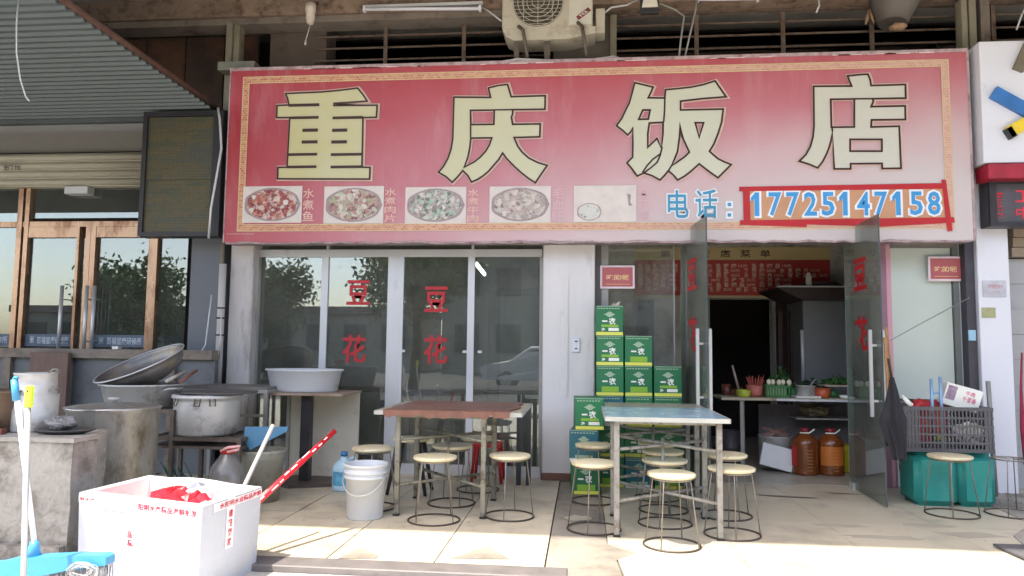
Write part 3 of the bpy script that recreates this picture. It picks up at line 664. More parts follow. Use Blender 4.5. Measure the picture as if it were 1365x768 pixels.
for k, (a, b_, c_, d_, cap, c1, c2, c3, s_) in enumerate(dishes):
    A = W(a, b_, y=YS); D = W(c_, d_, y=YS); w = D.x-A.x; h = A.z-D.z
    q = B((A.x, YS-.008, D.z), (D.x, YS-.0045, A.z)).build('dish_photo', m_photo, sg)
    cx, cz = (A.x+D.x)/2, (A.z+D.z)/2; ell = []
    f = (.48, .46) if k < 4 else (.20, .24)
    if k == 4: cx -= w*.25; cz -= h*.22
    for r, y, nm, mt in ((1.0, YS-.0092, 'bowl', m_photod), (.90, YS-.0104, 'food', dish_material('dish_%s' % 'abcde'[k], c1, c2, c3, s_))):
        mb = MB(); n = 32; vs = [(cx+math.cos(2*math.pi*i/n)*w*f[0]*r*(1+.03*math.sin(5*i)), y, cz+math.sin(2*math.pi*i/n)*h*f[1]*r) for i in range(n)]
        mb.add(vs, [tuple(range(n))]); mb.build(nm, mt, q)
    if k == 4:
        mb = MB(); e = [(W(836+x, 258+z, y=YS).x, YS-.0092, W(836, 258+z, y=YS).z) for x, z in ((0, 0), (5, 2), (4, 12), (7, 16), (2, 17), (1, 9))]; mb.add(e, [tuple(range(6))]); mb.build('flower', m_photod, q)
    px = c_+2.5; mb = MB(); zt_, zb = b_+1.5, d_-1; n = len(cap); hh = (zb-zt_)/n
    for i, ch in enumerate(cap):
        write(mb, ch, W(px, zt_, y=YS).x, W(px+15, zt_, y=YS).x, W(px, zt_+(i+.93)*hh, y=YS).z, W(px, zt_+(i+.07)*hh, y=YS).z, YS-.0065, .012, ref=None)
    mb.build('caption', M('caption_pink', (216, 178, 168), .5, var=.08) if k < 3 else M('caption_faded', (206, 170, 178), .5, var=.05), sg)
# telephone line
m_tw = M('white_print', (222, 226, 232), .5, var=.04); m_tb = M('blue_print', (56, 140, 176), .5, var=.1); m_tb2 = M('blue_vinyl', (52, 144, 204), .45, var=.05); m_tan = M('tan_patch', (190, 142, 108), .5, var=.08)
mb = MB(); mo = MB()
for ch, a, b_, c_, d_ in (('电', 890, 254, 918, 291), ('话', 927, 253, 956, 291)):
    q = [W(a, d_, y=YS).x, W(c_, d_, y=YS).x, W(a, d_, y=YS).z, W(a, b_, y=YS).z]
    write(mb, ch, *q, YS-.011, .012); write(mo, ch, q[0]-.012, q[1]+.012, q[2]-.012, q[3]+.012, YS-.009, .055)
for z in (273, 287):
    c = W(972, z, y=YS); mb.box((c.x-.016, YS-.0115, c.z-.016), (c.x+.016, YS-.0105, c.z+.016)); mo.box((c.x-.034, YS-.0095, c.z-.034), (c.x+.034, YS-.0085, c.z+.034))
mo.build('lettering_edge', m_tw, sg); mb.build('lettering', m_tb, sg)
def quad4(pts, y, name, mat, par, th=.0015):
    w = [W(p[0], p[1], y=YS) for p in pts]; mb = MB(); mb.prism([(q.x, q.z) for q in w], th, 'y', y); return mb.build(name, mat, par)
quad4([(996, 253), (1257, 249), (1259, 292), (998, 294)], YS-.008, 'patch', m_tan, sg)
quad4([(985, 249.5), (1258, 244.5), (1258, 252), (985, 255.5)], YS-.012, 'tape', m_red, sg)
quad4([(986, 294), (1271, 290), (1272, 297), (1175, 302.5), (1075, 299.5), (1075, 303), (986, 300)], YS-.012, 'tape', m_red, sg)
quad4([(990, 252), (999, 252), (1000, 298), (991, 298)], YS-.0135, 'tape', m_red, sg)
quad4([(1254, 240), (1260, 240), (1269, 308), (1262, 309)], YS-.0135, 'tape', m_red, sg)
def digit(mb, ch, x0, x1, z0, z1, y, bold):
    if ch != '1': return write(mb, ch, x0, x1, z0, z1, y, bold)
    w, h = x1-x0, z1-z0; mb.add([(x0+w*a, y, z0+h*b_) for a, b_ in ((.42, 0), (1, 0), (1, 1), (.52, 1), (.0, .78), (.0, .58), (.42, .72))], [tuple(range(7))])
mb = MB(); mo = MB(); x = 1001.0
for i, ch in enumerate('17725147158'):
    a = 1001+i*23.55; w_ = 17 if ch != '1' else 11
    q = [W(a, 290, y=YS).x, W(a+w_, 290, y=YS).x, W(a, 288.5-i*.15, y=YS).z, W(a, 257-i*.15, y=YS).z]
    digit(mb, ch, *q, YS-.0125, .02); digit(mo, ch, q[0]-.02, q[1]+.02, q[2]-.018, q[3]+.018, YS-.0105, .05)
mo.build('phone_number_edge', m_tw, sg); mb.build('phone_number', m_tb2, sg)
# small line of print in the corner
mb = MB(); 
for k in range(14): a = W(303+k*2.6, 312, y=YS); mb.box((a.x, YS-.006, a.z-.004), (a.x+.012, YS-.005, a.z+.004))
mb.build('small_print', m_halo, sg)

# ---------------------------------------------------------------- little red plaques
m_plr = M('plaque_red', (178, 92, 96), .5, var=.08); m_plw = M('plaque_white', (222, 206, 212), .5, var=.04); m_ply = M('plaque_yellow', (226, 190, 140), .5, var=.05)
def plaque(a, b_, c_, d_, y, label):
    A = W(a, b_, y=y); D = W(c_, d_, y=y); p = thing('plaque', label, 'sign', ((A.x+D.x)/2, y, D.z), 'small red plaques')
    B((A.x, y-.012, D.z), (D.x, y, A.z), bev=.002).build('backing', m_plw, p)
    e = .02; B((A.x+e, y-.0145, D.z+e), (D.x-e, y-.0125, A.z-e)).build('face', m_plr, p)
    w = D.x-A.x; h = A.z-D.z; mb = MB(); write(mb, '吃的呢', A.x+w*.18, D.x-w*.17, D.z+h*.36, D.z+h*.6, y-.0155, .02); 
    mb.box((A.x+w*.16, y-.0158, D.z+h*.18), (D.x-w*.14, y-.0150, D.z+h*.2)); mb.build('lettering', m_ply, p)
plaque(800, 354, 846, 385, YG-.035, 'small white edged red plaque on the fixed glass above the green beer cartons')
plaque(1236, 342, 1283, 375, YG-.03, 'small white edged red plaque on the pale board beside the right door')

# ---------------------------------------------------------------- LED board on the left
A = W(192, 150, y=6.95); D = W(290, 315, y=6.95)
p = thing('led_board', 'tall dark framed LED display board, switched off, hung left of the red sign', 'display', ((A.x+D.x)/2, 7.0, D.z))
x0, x1, z0, z1 = A.x+.01, X(297, 6.95, 200), D.z, A.z
B((x0, 6.98, z0), (x1, 7.1, z1)).build('case', M('black_frame', (44, 44, 48), .5), p)
fw = .07
for q in (((x0, 6.93, z0), (x1, 6.98-.001, z0+.04)), ((x0, 6.93, z1-.05), (x1, 6.979, z1)), ((x0, 6.93, z0+.041), (x0+.045, 6.979, z1-.051)), ((x1-.10, 6.93, z0+.041), (x1, 6.979, z1-.051))): B(*q).build('frame', MATS['black_frame'], p)
def led_material():
    m = bpy.data.materials.new('led_dots'); m.use_nodes = True; t = m.node_tree; b = t.nodes['Principled BSDF']
    tc = N(t, 'ShaderNodeTexCoord').outputs['Object']
    c = ramp(t, noise(t, tc, 2.6, 5, .7, (.5, 1, 3.2)), [(.3, rgb(76, 78, 74)), (.45, rgb(80, 82, 70)), (.53, rgb(96, 86, 58)), (.58, rgb(70, 80, 66)), (.66, rgb(84, 78, 66)), (.75, rgb(80, 78, 78))])
    k = N(t, 'ShaderNodeTexBrick'); k.offset = 0; mp = N(t, 'ShaderNodeMapping'); mp.inputs['Rotation'].default_value = (R(90), 0, 0); t.links.new(tc, mp.inputs[0]); t.links.new(mp.outputs[0], k.inputs[0])
    k.inputs['Scale'].default_value = 34; k.inputs['Brick Width'].default_value = .9; k.inputs['Row Height'].default_value = .9; k.inputs['Mortar Size'].default_value = .07
    k.inputs['Color1'].default_value = (1, 1, 1, 1); k.inputs['Color2'].default_value = (.85, .85, .85, 1); k.inputs['Mortar'].default_value = (.55, .55, .55, 1)
    t.links.new(mixc(t, 1.0, c, k.outputs[0], 'MULTIPLY'), b.inputs['Base Color']); b.inputs['Roughness'].default_value = .6; return m
m_led = led_material()
zz1 = [z0+.042, z0+(z1-z0)*.45, z1-.052]
for k in range(2): B((x0+.046, 6.955, zz1[k]+.002), (x1-.101, 6.978, zz1[k+1]-.002)).build('led_panel', m_led, p)
mb = MB()
xc_ = X(301, 6.98, 230)
mb.tube([(xc_-.06, 6.88, 3.62), (xc_-.03, 6.87, 3.5), (xc_+.0, 6.87, 3.2), (xc_-.04, 6.87, 2.9), (xc_-.08, 6.87, 2.6), (xc_-.09, 6.87, 2.3)], .012, 6)
tag(mb.build('cable', m_alu), 'pale cable running down between the LED board and the red sign', 'cable')

# ---------------------------------------------------------------- right shop's signs
p = thing('shop_sign', 'white signboard with a blue and a yellow bar at the top right edge', 'sign', (4.4, 6.9, 3.0))
yr = 6.82
x0 = X(1308, yr, 130); B((x0, yr, Z(1330, 217, yr)), (x0+2.6, yr+.2, Z(1330, 55, yr)), bev=.004).build('board', m_rwhite, p)
B((x0+.02, yr-.03, Z(1330, 239, yr)), (x0+2.6, yr+.19, Z(1330, 219, yr)), bev=.004).build('red_band', M('crimson_band', (158, 34, 54), .5), p)
def slant(a, b_, c_, d_, th, mat, nm):
    P0 = W(a, b_, y=yr); P1 = W(c_, d_, y=yr); d = (P1-P0); L = d.length; mt = Matrix.Translation((P0.x, 0, P0.z)) @ Matrix.Rotation(-math.atan2(d.z, d.x), 4, 'Y')
    MB().box((0, yr-.04, -th/2), (L, yr-.001, th/2), mat=mt).build(nm, mat, p)
slant(1322, 124, 1400, 167, .115, M('blue_acrylic', (52, 112, 178), .35), 'blue_bar'); slant(1342, 178, 1400, 146, .105, M('yellow_acrylic', (226, 196, 56), .35), 'yellow_bar'); slant(1340, 181, 1349, 176, .1, MATS['black_frame'], 'dark_end')
slant(1355, 95, 1375, 50, .09, M('olive_bar', (120, 112, 92), .6), 'olive_bar')
p = thing('led_sign', 'small dark framed LED sign with red characters under the white signboard at the right edge', 'display', (4.4, 6.95, 2.5))
yq = 6.95; x0 = X(1317, yq, 270); z0, z1 = Z(1340, 302, yq), Z(1340, 241, yq)
B((x0, yq, z0), (x0+1.6, yq+.14, z1)).build('case', M('dark_grey_case', (78, 76, 82), .5), p)
for q in (((x0, yq-.03, z0), (x0+1.6, yq-.001, z0+.035)), ((x0, yq-.03, z1-.03), (x0+1.6, yq-.001, z1)), ((x0, yq-.03, z0+.036), (x0+.06, yq-.001, z1-.031))): B(*q).build('frame', MATS['black_frame'], p)
mb = MB()
for k, ch in enumerate('烟酒茶糖'): write(mb, ch, X(1328, yq, 270), X(1337, yq, 270), Z(1340, 264+k*9, yq), Z(1340, 256.5+k*9, yq), yq-.004, .03)
for k, ch in enumerate('工中'): write(mb, ch, X(1353, yq, 270), X(1374, yq, 270), Z(1340, 270+k*22, yq), Z(1340, 254+k*22, yq), yq-.004, .02)
mb.build('characters', M('led_red', (206, 48, 66), .4), p, kind='stuff')
A = W(1310, 374, y=YF-.04); D = W(1342, 396, y=YF-.04)
p = thing('notice_plate', 'small pale notice plate on the white pillar at the right', 'sign', ((A.x+D.x)/2, YF-.04, D.z))
B((A.x, YF-.04, D.z), (D.x, YF-.031, A.z), bev=.002).build('plate', M('silver_plate', (196, 196, 204), .4, metal=.3), p)
mb = MB(); w = D.x-A.x; h = A.z-D.z
write(mb, '文明经营户', A.x+w*.2, A.x+w*.85, D.z+h*.5, D.z+h*.75, YF-.0425, .01); write(mb, '一二三号', A.x+w*.3, A.x+w*.7, D.z+h*.2, D.z+h*.38, YF-.0425, .01); mb.build('lettering', M('pink_ink', (190, 140, 150), .5), p)
A = W(1309, 410, y=YF-.04); D = W(1328, 424, y=YF-.04)
tag(B((A.x, YF-.035, D.z), (D.x, YF-.031, A.z), rz=0).build('sticker', M('olive_sticker', (160, 162, 120), .6, var=.2, scale=20)), 'torn olive sticker below the notice plate on the white pillar', 'sticker')
A = W(1291, 440, y=YF+.01); D = W(1301, 454, y=YF+.01)
tag(B((A.x, YF+.008, D.z), (D.x, YF+.018, A.z)).build('sticker', M('pale_blue_sticker', (150, 196, 218), .5)), 'pale blue sticker on the dark post left of the white pillar', 'sticker')
# red and grey cloth strip on the shutter rail
mb = MB(); mb.tube([W(1362, 470, y=7.2), W(1361, 520, y=7.2), W(1363, 570, y=7.2), W(1367, 620, y=7.2)], [.008, .012, .022, .016], 7)
tag(mb.build('rag', M('maroon_rag', (150, 50, 70), .9, var=.4, scale=6)), 'maroon and grey rag hanging by the shutter at the right edge', 'cloth')

# ================================================================ beer cartons
m_gr = M('carton_green', (24, 108, 68), .45, var=.08, scale=5, bump=.03, jitter=.14); m_teal = M('carton_teal', (24, 98, 110), .45, var=.08, scale=5, jitter=.1)
m_cw = M('carton_white', (226, 228, 222), .5, var=.03); m_cy = M('carton_yellow', (214, 216, 96), .5, var=.1); m_cl = M('carton_lime', (130, 176, 56), .5, var=.1); m_cs = M('carton_silver', (150, 176, 150), .5, var=.1)
CW, CD, CH = .25, .33, .279
def carton(mat, kind):
    t = thing('beer_carton', 'proto', 'carton', (0, 0, 0), 'green beer cartons stacked by the glass')
    body = B((-CW/2, 0, 0), (CW/2, CD, CH-.004), bev=.004).build('box', mat, t)
    f = -.0015
    def q(a, b_, c, d, mt, nm):
        mb = MB(); mb.add([(a, f, b_), (c, f, b_), (c, f, d), (a, f, d)], [(0, 1, 2, 3)]); return mb.build(nm, mt, t)
    q(-CW/2+.003, .003, CW/2-.003, .032, m_cy if kind != 2 else m_cw, 'yellow_band')
    q(-CW/2+.003, CH-.012, CW/2-.003, CH-.006, m_cs, 'top_edge')
    mb = MB()
    for k in range(8): mb.add([(-.11+k*.026, f, CH-.034), (-.092+k*.026, f, CH-.034), (-.092+k*.026, f, CH-.024), (-.11+k*.026, f, CH-.024)], [(0, 1, 2, 3)])
    mb.build('small_print', m_cs, t)
    mb = MB(); write(mb, '一', -.068, -.02, .125, .139, f-.0003, .03); write(mb, '农', -.008, .056, .1, .165, f-.0003, .03); mb.build('brand_characters', m_cw, t)
    mb = MB(); mb.add([(math.cos(a)*.052 if abs(math.cos(a)) > .7 else math.cos(a)*.03, f, .195+math.sin(a)*(.008 if abs(math.cos(a)) > .7 else .026)) for a in [2*math.pi*i/16 for i in range(16)]], [tuple(range(16))]); mb.build('emblem', m_cs, t)
    if kind == 0:
        q(-.075, .035, .08, .085, m_cl, 'label'); 
    elif kind == 1:
        mb = MB(); write(mb, '净', -.075, -.042, .04, .07, f-.0002, .03); mb.box((-.01, f-.0006, .042), (.085, f-.0002, .07)); mb.build('label', m_cw, t); q(-.075, .078, .08, .1, m_cl, 'lime_strip')
    else: q(-.075, .035, .08, .06, m_cs, 'label')
    return t
protos = {('g', 0): carton(m_gr, 0), ('g', 1): carton(m_gr, 1), ('t', 2): carton(m_teal, 2)}
used = set()
ORD = ['bottom', 'second', 'third', 'fourth', 'fifth', 'top']
def put_carton(key, x, y, z, rz, label, tilt=0):
    tilt = tilt or random.uniform(-.006, .006)
    if key not in used:
        used.add(key); o = protos[key]; o.location = (x, y, z); o.rotation_euler = (0, tilt, rz); o['label'] = label
    else: o = dup(protos[key], (x, y, z), label=label, rot=(0, tilt, rz))
    return o
for c, (px, nrow) in enumerate(((813, 6), (851, 5), (890, 4))):
    colname = ('six-high stack beside the white pillar', 'five-high stack', 'four-high stack by the door')[c]
    cx = X(px, 6.85, 520)+(0, .002, .004)[c]
    for r in range(nrow):
        nm = ('top carton' if r == nrow-1 else ORD[r]+(' carton' if r == 0 else ' from the bottom'))
        key = ('g', 1) if (c, r) in ((0, 5), (0, 4), (2, 3), (1, 1), (0, 1)) else (('t', 2) if (c, r) in ((1, 1), (0, 2)) else ('g', 0))
        if (c, r) in ((1, 0), (0, 2)): key = ('t', 2)
        put_carton(key, cx+random.uniform(-.006, .006), 6.86+random.uniform(-.01, .012), r*(CH-.003), random.uniform(-.05, .05), ('teal green ' if key[0] == 't' else 'green ')+'beer carton, '+nm+' of the '+colname)
lx = X(783, 6.6, 560)
put_carton(('g', 0), X(781, 6.52, 620), 6.50, 0, .04, 'green beer carton at the bottom of the leaning stack against the white pillar')
put_carton(('t', 2), X(778, 6.52, 585), 6.49, CH-.003, -.08, 'bluish teal beer carton in the middle of the leaning stack against the white pillar')
put_carton(('g', 1), X(786, 6.52, 547), 6.50, 2*(CH-.003)+.0, .06, 'green beer carton on top of the leaning stack against the white pillar')
mb = MB(); z = 6*(CH-.003); x = X(822, 6.9, 405)
mb.add([(x-.03, 6.95, z), (x+.02, 6.93, z), (x+.035, 6.96, z+.05), (x, 6.97, z+.03)], [(0, 1, 2), (0, 2, 3)]); mb.add([(x-.06, 7.0, z), (x-.0, 7.02, z), (x-.02, 7.01, z+.04)], [(0, 1, 2)])
tag(mb.build('torn_flap', m_shut), 'scrap of torn cardboard on top of the tallest carton stack', 'cardboard')
# ================================================================ tables and stools
m_leg = M('chipped_leg_paint', (146, 144, 138), .5, metal=.2, var=.15, scale=10, bump=.1, dirt=(104, 94, 84), dscale=14, damt=(.48, .66))
m_legd = M('greenish_leg', (130, 128, 114), .5, metal=.2, var=.15, scale=10, dirt=(84, 78, 66), dscale=12, damt=(.52, .62))
m_blue = M('blue_laminate', (142, 176, 196), .25, var=.07, scale=4, bump=.02, dirt=(180, 192, 196), dscale=3, damt=(.5, .8))
m_bedge = M('laminate_edge', (172, 174, 168), .5, var=.1)
m_gtop = M('worn_grey_top', (142, 144, 132), .45, var=.15, scale=5, dirt=(112, 104, 90), dscale=5)
m_btop = M('pale_board_top', (176, 168, 148), .5, var=.12, scale=6, dirt=(130, 112, 92), dscale=5)
m_cover = M('brown_table_cover', (118, 78, 62), .5, var=.14, scale=6, bump=.25, dirt=(92, 60, 50), dscale=4)
def table(label, xs, ys, h, top, lx, ly, mt, me_, mleg, low=True, leg_r=.019, pads=.02):
    t = thing('table', label, 'table', ((top[0]+top[2])/2, (top[1]+top[3])/2, 0))
    B((top[0], top[1], h-.028), (top[2], top[3], h-.0015), bev=.004).build('tabletop', mt, t)
    f = MB()
    for a, b_ in (((top[0]-.002, top[1]-.006, h-.03), (top[2]+.002, top[1]-.0005, h)), ((top[0]-.006, top[1]-.006, h-.03), (top[0]-.0005, top[3], h)), ((top[2]+.0005, top[1]-.006, h-.03), (top[2]+.006, top[3], h))): f.box(a, b_)
    f.build('edge_band', me_, t)
    legs = [(lx[0], ly[0]), (lx[1], ly[0]), (lx[1], ly[1]), (lx[0], ly[1])]
    for x, y in legs:
        B((x-leg_r, y-leg_r, .014), (x+leg_r, y+leg_r, h-.03), bev=.004).build('leg', mleg, t)
        B((x-leg_r-.004, y-leg_r-.004, 0), (x+leg_r+.004, y+leg_r+.004, .0135)).build('foot', MATS['black_plastic'], t)
    f = MB(); zz_ = h-.055
    for k in range(4):
        a, b_ = legs[k], legs[(k+1) % 4]; f.box((min(a[0], b_[0])-.012, min(a[1], b_[1])-.012, h-.05), (max(a[0], b_[0])+.012, max(a[1], b_[1])+.012, h-.031+k*.0002)) 
    f.build('apron', mleg, t)
    cx, cy = (lx[0]+lx[1])/2, (ly[0]+ly[1])/2
    for z in ((h*.72, h*.29) if low else (h*.76,)):
        for k, (a, b_) in enumerate(((0, 2), (1, 3))):
            A_ = Vector((*legs[a], z+k*.001)); B_ = Vector((*legs[b_], z+k*.001+(.024 if k else 0))); MB().tube([A_, B_], .0125, 6).build('cross_bar', mleg, t)
    MB().cyl((cx, cy, h*.29 if low else .25), (cx, cy, h*.78), .013, n=8).build('centre_strut', mleg, t)
    return t
table('blue topped steel table nearest the open door with a stool in front', 0, 0, .80, (.15, 5.04, .965, 5.95), (.225, .905), (5.10, 5.72), m_blue, m_bedge, m_leg)
table('worn grey topped table pushed up behind the blue topped table', 0, 0, .785, (.19, 5.99, .985, 6.66), (.26, .90), (6.06, 6.58), m_gtop, m_bedge, m_leg)
bt = table('pale board table with a torn brown cover in front of the left windows', 0, 0, .775, (-1.56, 5.46, -.455, 6.47), (-1.385, -.735), (5.49, 6.14), m_btop, m_bedge, m_legd, low=True)
# torn cover: thin sheet with ragged rim hanging over the front
pl = []
x0, x1, y0, y1 = -1.48, -.535, 5.41, 6.40
random.seed(3)
for k in range(15): pl.append((x0+(x1-x0)*k/14, y0+random.uniform(-.02, .03)+(.03 if 9 < k < 13 else 0)))
for k in range(1, 6): pl.append((x1+random.uniform(-.03, .05), y0+(y1-y0)*k/6))
for k in range(9): pl.append((x1-(x1-x0)*k/8, y1+random.uniform(-.02, .01)))
for k in range(5, 0, -1): pl.append((x0+random.uniform(-.04, .03), y0+(y1-y0)*k/6))
mb = MB(); mb.prism(pl, .011, base=.7765)
n = 40
vs = []; fs = []
for k in range(n+1):
    x = x0+(x1-x0)*k/n; d = .02+.022*abs(math.sin(k*.55))+random.uniform(0, .02)
    vs += [(x, y0+.004*math.sin(k*1.3)-.012, .785), (x, y0+.006*math.sin(k*1.1)-.016, .785-d)]
for k in range(n): fs.append((2*k, 2*k+1, 2*k+3, 2*k+2))
mb.add(vs, fs, True)
tag(mb.build('table_cover', m_cover), 'torn brown cover lying on the pale board table and hanging over its front edge', 'table cover')
# stools
m_seat = M('cream_seat', (214, 204, 172), .4, var=.06, scale=5, bump=.03, dirt=(170, 146, 108), dscale=9, damt=(.56, .72), jitter=.1)
m_rim = M('seat_rim', (206, 190, 150), .45, var=.06, jitter=.05)
m_wire = M('stool_wire', (138, 132, 124), .35, metal=.6, var=.15, scale=12, jitter=.15)
m_ring = M('base_ring', (78, 70, 64), .5, metal=.4, var=.2, scale=12)
def make_stool(seat=True, wire=None):
    t = thing('stool', 'proto', 'stool', (0, 0, 0), 'round wire legged stools')
    w = wire or m_wire
    if seat:
        s = MB(); s.lathe([(0, .436), (.142, .436), (.156, .441), (.161, .452), (.158, .462), (.148, .465), (0, .466)], n=32); s.build('seat', m_seat, t)
    MB().ring((0, 0, .428), .132, .006, n=26).build('seat_ring', w, t)
    MB().ring((0, 0, .0065), .187, .0065, n=34).build('base_ring', m_ring, t)
    for k in range(4):
        a = R(45+90*k+8); 
        for s_ in (-1,):
            b_ = a; L = MB(); c, n_ = math.cos(b_), math.sin(b_)
            L.tube([(c*.02, n_*.02, .43), (c*.118, n_*.118, .43), (c*.134, n_*.134, .415), (c*.150, n_*.150, .30), (c*.186, n_*.186, .012)], .0044, 6); L.build('leg', w, t)
    return t
st = make_stool(); first = [True]
def put_stool(x, y, rz, label, rot=None, z=0):
    if first[0]: first[0] = False; st.location = (x, y, z); st.rotation_euler = (0, 0, rz); st['label'] = label; return st
    o = dup(st, (x, y, z), rz=rz, label=label); k_ = random.uniform(.965, 1.035); o.scale = (k_, random.uniform(.97, 1.03), random.uniform(.985, 1.01)); return o
for (px, py, rz, lab) in (
    (580, 607, .1, 'cream seated wire stool directly in front of the brown covered table'),
    (680, 604, .5, 'cream seated wire stool at the right end of the brown covered table'),
    (497, 596, .9, 'cream seated wire stool left of the brown covered table behind the white bucket'),
    (603, 593, 1.2, 'wire stool under the middle of the brown covered table'),
    (638, 582, .2, 'wire stool farthest back under the brown covered table'),
    (895, 629, .15, 'cream seated wire stool nearest the camera in front of the blue table'),
    (975, 620.6, .6, 'cream seated wire stool at the right end of the blue table, the nearer of two'),
    (967.5, 605, 1.0, 'cream seated wire stool at the right end of the blue table, the farther of two'),
    (886, 611, .35, 'wire stool under the blue table just behind the nearest one'),
    (884, 600, .75, 'wire stool farther back under the blue table'),
    (876, 590, .2, 'wire stool at the back under the grey topped table'),
    (792, 615, .4, 'cream seated wire stool at the left end of the blue table, the nearer of two'),
    (792, 592, .9, 'wire stool at the left end of the blue table, the farther one by the cartons'),
    (1266, 605, .25, 'cream seated wire stool in front of the green jerry cans')):
    w = W(px, py, z=.466); put_stool(w.x, w.y, rz, lab)
fs_ = make_stool(False); w = W(1350, 686, z=0); fs_.location = (w.x, w.y, 0); fs_['label'] = 'stool frame without a seat at the right edge beside the green jerry cans'; fs_['group'] = ''; del fs_['group']
# upper support hoop on the seatless frame
MB().tube([(-.13, 0, .43), (.13, 0, .43)], .005, 6).build('hoop', m_wire, fs_)
# black plastic stool behind the brown table
w = W(548, 583, z=.47); t = thing('stool', 'stool with four splayed black plastic legs behind the brown covered table', 'stool', (w.x, w.y, 0))
mb = MB(); mb.lathe([(0, .44), (.15, .44), (.162, .452), (.155, .468), (0, .47)], c=(w.x, w.y, 0), n=28); mb.build('seat', m_seat, t)
m_blk = M('black_leg', (48, 50, 56), .45, var=.15)
for sx in (-1, 1):
    for sy in (-1, 1): mb = MB(); mb.tube([(w.x+sx*.09, w.y+sy*.09, .44), (w.x+sx*.165, w.y+sy*.14, 0.0)], [.026, .017], 4); mb.build('leg', m_blk, t)
# folded black stand behind the brown table
p = thing('folding_stand', 'folded black metal stand leaning behind the right end of the brown covered table', 'stand', (-.5, 6.5, 0))
a = W(692, 545, y=6.86); 
for dx in (0, .09):
    B((a.x-.02+dx, 6.84, 0), (a.x+.022+dx, 6.89, .73)).build('leg', m_blk, p)
B((a.x-.019, 6.845, .68), (a.x+.111, 6.885, .725)).build('cross_piece', MATS['dark_post'], p)
# low red stool glimpsed behind
w = W(650, 598, y=6.95)
p = thing('plastic_stool', 'small red plastic stool behind the wire stools by the windows', 'stool', (w.x, 7.0, 0))
mb = MB(); mb.prism([(w.x-.13, 6.87), (w.x+.13, 6.87), (w.x+.13, 7.13), (w.x-.13, 7.13)], .03, base=.33); mb.build('seat', m_red, p)
for sx in (-1, 1):
    for sy in (-1, 1): mb = MB(); mb.tube([(w.x+sx*.11, 7.0+sy*.11, .335), (w.x+sx*.14, 7.0+sy*.13, 0)], .018, 4); mb.build('leg', m_red, p)
# white bucket with handle
w = W(479, 695, z=0); by = w.y+.13; bx = w.x
p = thing('bucket', 'white plastic bucket with a ribbed rim beside the left stool', 'bucket', (bx, by, 0))
m_bk = M('bucket_plastic', (204, 208, 212), .35, var=.02, scale=3, bump=.02, dirt=(206, 204, 198), dscale=4, damt=(.6, .85))
mb = MB(); mb.lathe([(0, .004), (.125, 0), (.132, .008), (.147, .29), (.158, .292), (.158, .305), (.149, .307), (.15, .325), (.161, .327), (.161, .34), (.151, .342), (.152, .372), (.163, .375), (.163, .392), (.150, .394), (.146, .385), (.128, .03), (0, .025)], c=(bx, by, 0), n=40); mb.build('shell', m_bk, p)
h = MB(); pts = [(bx+math.cos(a)*.158, by-.02-math.sin(a)*.12, .325-math.sin(a)*.14) for a in [math.pi*i/16 for i in range(17)]]
h.tube([(q[0], q[1]-.045*math.sin(math.pi*i/16), q[2]) for i, q in enumerate(pts)], .004, 6); h.build('handle', m_steel, p)
# detergent jug
w = W(458, 626, z=0); jx, jy = W(459, 600, y=6.35).x, 6.35
p = thing('detergent_jug', 'pale blue detergent jug with a blue cap beside the white bucket', 'jug', (jx, jy, 0))
m_jug = M('jug_plastic', (176, 210, 226), .3, var=.05)
mb = MB(); mb.lathe([(0, 0), (.085, 0), (.1, .02), (.1, .19), (.085, .23), (.05, .26), (.03, .275), (.028, .3), (0, .3)], c=(jx, jy, 0), n=20, sx=1, sy=.7); mb.build('body', m_jug, p)
mb = MB(); mb.cyl((jx, jy, .3), (jx, jy, .335), .032, .028, 14); mb.build('cap', M('blue_cap', (44, 120, 172), .4), p)
mb = MB(); mb.tube([(jx+.04, jy, .265), (jx+.09, jy, .29), (jx+.115, jy, .25), (jx+.1, jy, .17)], .013, 6); mb.build('grip', m_jug, p)
q = MB(); vs = []
for i in range(9): a = R(-145+110*i/8); vs += [(jx+math.cos(a)*.1015, jy+math.sin(a)*.0715, .05), (jx+math.cos(a)*.1015, jy+math.sin(a)*.0715, .17)]
q.add(vs, [(2*i, 2*i+2, 2*i+3, 2*i+1) for i in range(8)], True); q.build('label', M('jug_label', (90, 160, 190), .4, var=.4, scale=18), p)

# ================================================================ foreground: foam box, poles, broom
m_foam = M('polystyrene', (184, 187, 195), .7, var=.02, scale=3, bump=.5, fine=180, dirt=(196, 190, 184), dscale=4, damt=(.58, .8))
m_foami = M('pink_stained_foam', (240, 222, 220), .7, var=.03, scale=4)
m_tape = M('clear_tape', (236, 224, 226), .3, var=.02); m_ink = M('red_ink', (196, 30, 62), .6)
a_ = R(-13.0); _q = [W(268, 675, z=.43), W(110, 656, z=.43), W(345, 649, z=.43)]; bxp = Vector((_q[0].x, _q[0].y, 0)); Hb = .43; Lf = (_q[1]-_q[0]).length; Ls = (_q[2]-_q[0]).length
dF = (_q[1]-_q[0]).normalized(); dF.z = 0
dS = (_q[2]-_q[0]).normalized(); dS.z = 0
cn = bxp+dF*Lf/2+dS*Ls/2
p = thing('foam_box', 'big open white polystyrene box with red printed tape in the left foreground', 'box', (cn.x, cn.y, -.035))
def bp(u, v, z, tp=0.0): # u along front from right to left, v backwards
    s = 1+tp*(z/Hb); c = .5
    return bxp+dF*(Lf*(c+(u-c)*s))+dS*(Ls*(c+(v-c)*s))+Vector((0, 0, z-.035*(1-z/Hb)))
wt = .055; tp = .035
def fquad(mb, a, b_, c, d): o = len(mb.v); mb.v += [tuple(a), tuple(b_), tuple(c), tuple(d)]; mb.f.append((o, o+1, o+2, o+3)); mb.mi.append(mb.m); mb.sm.append(False)
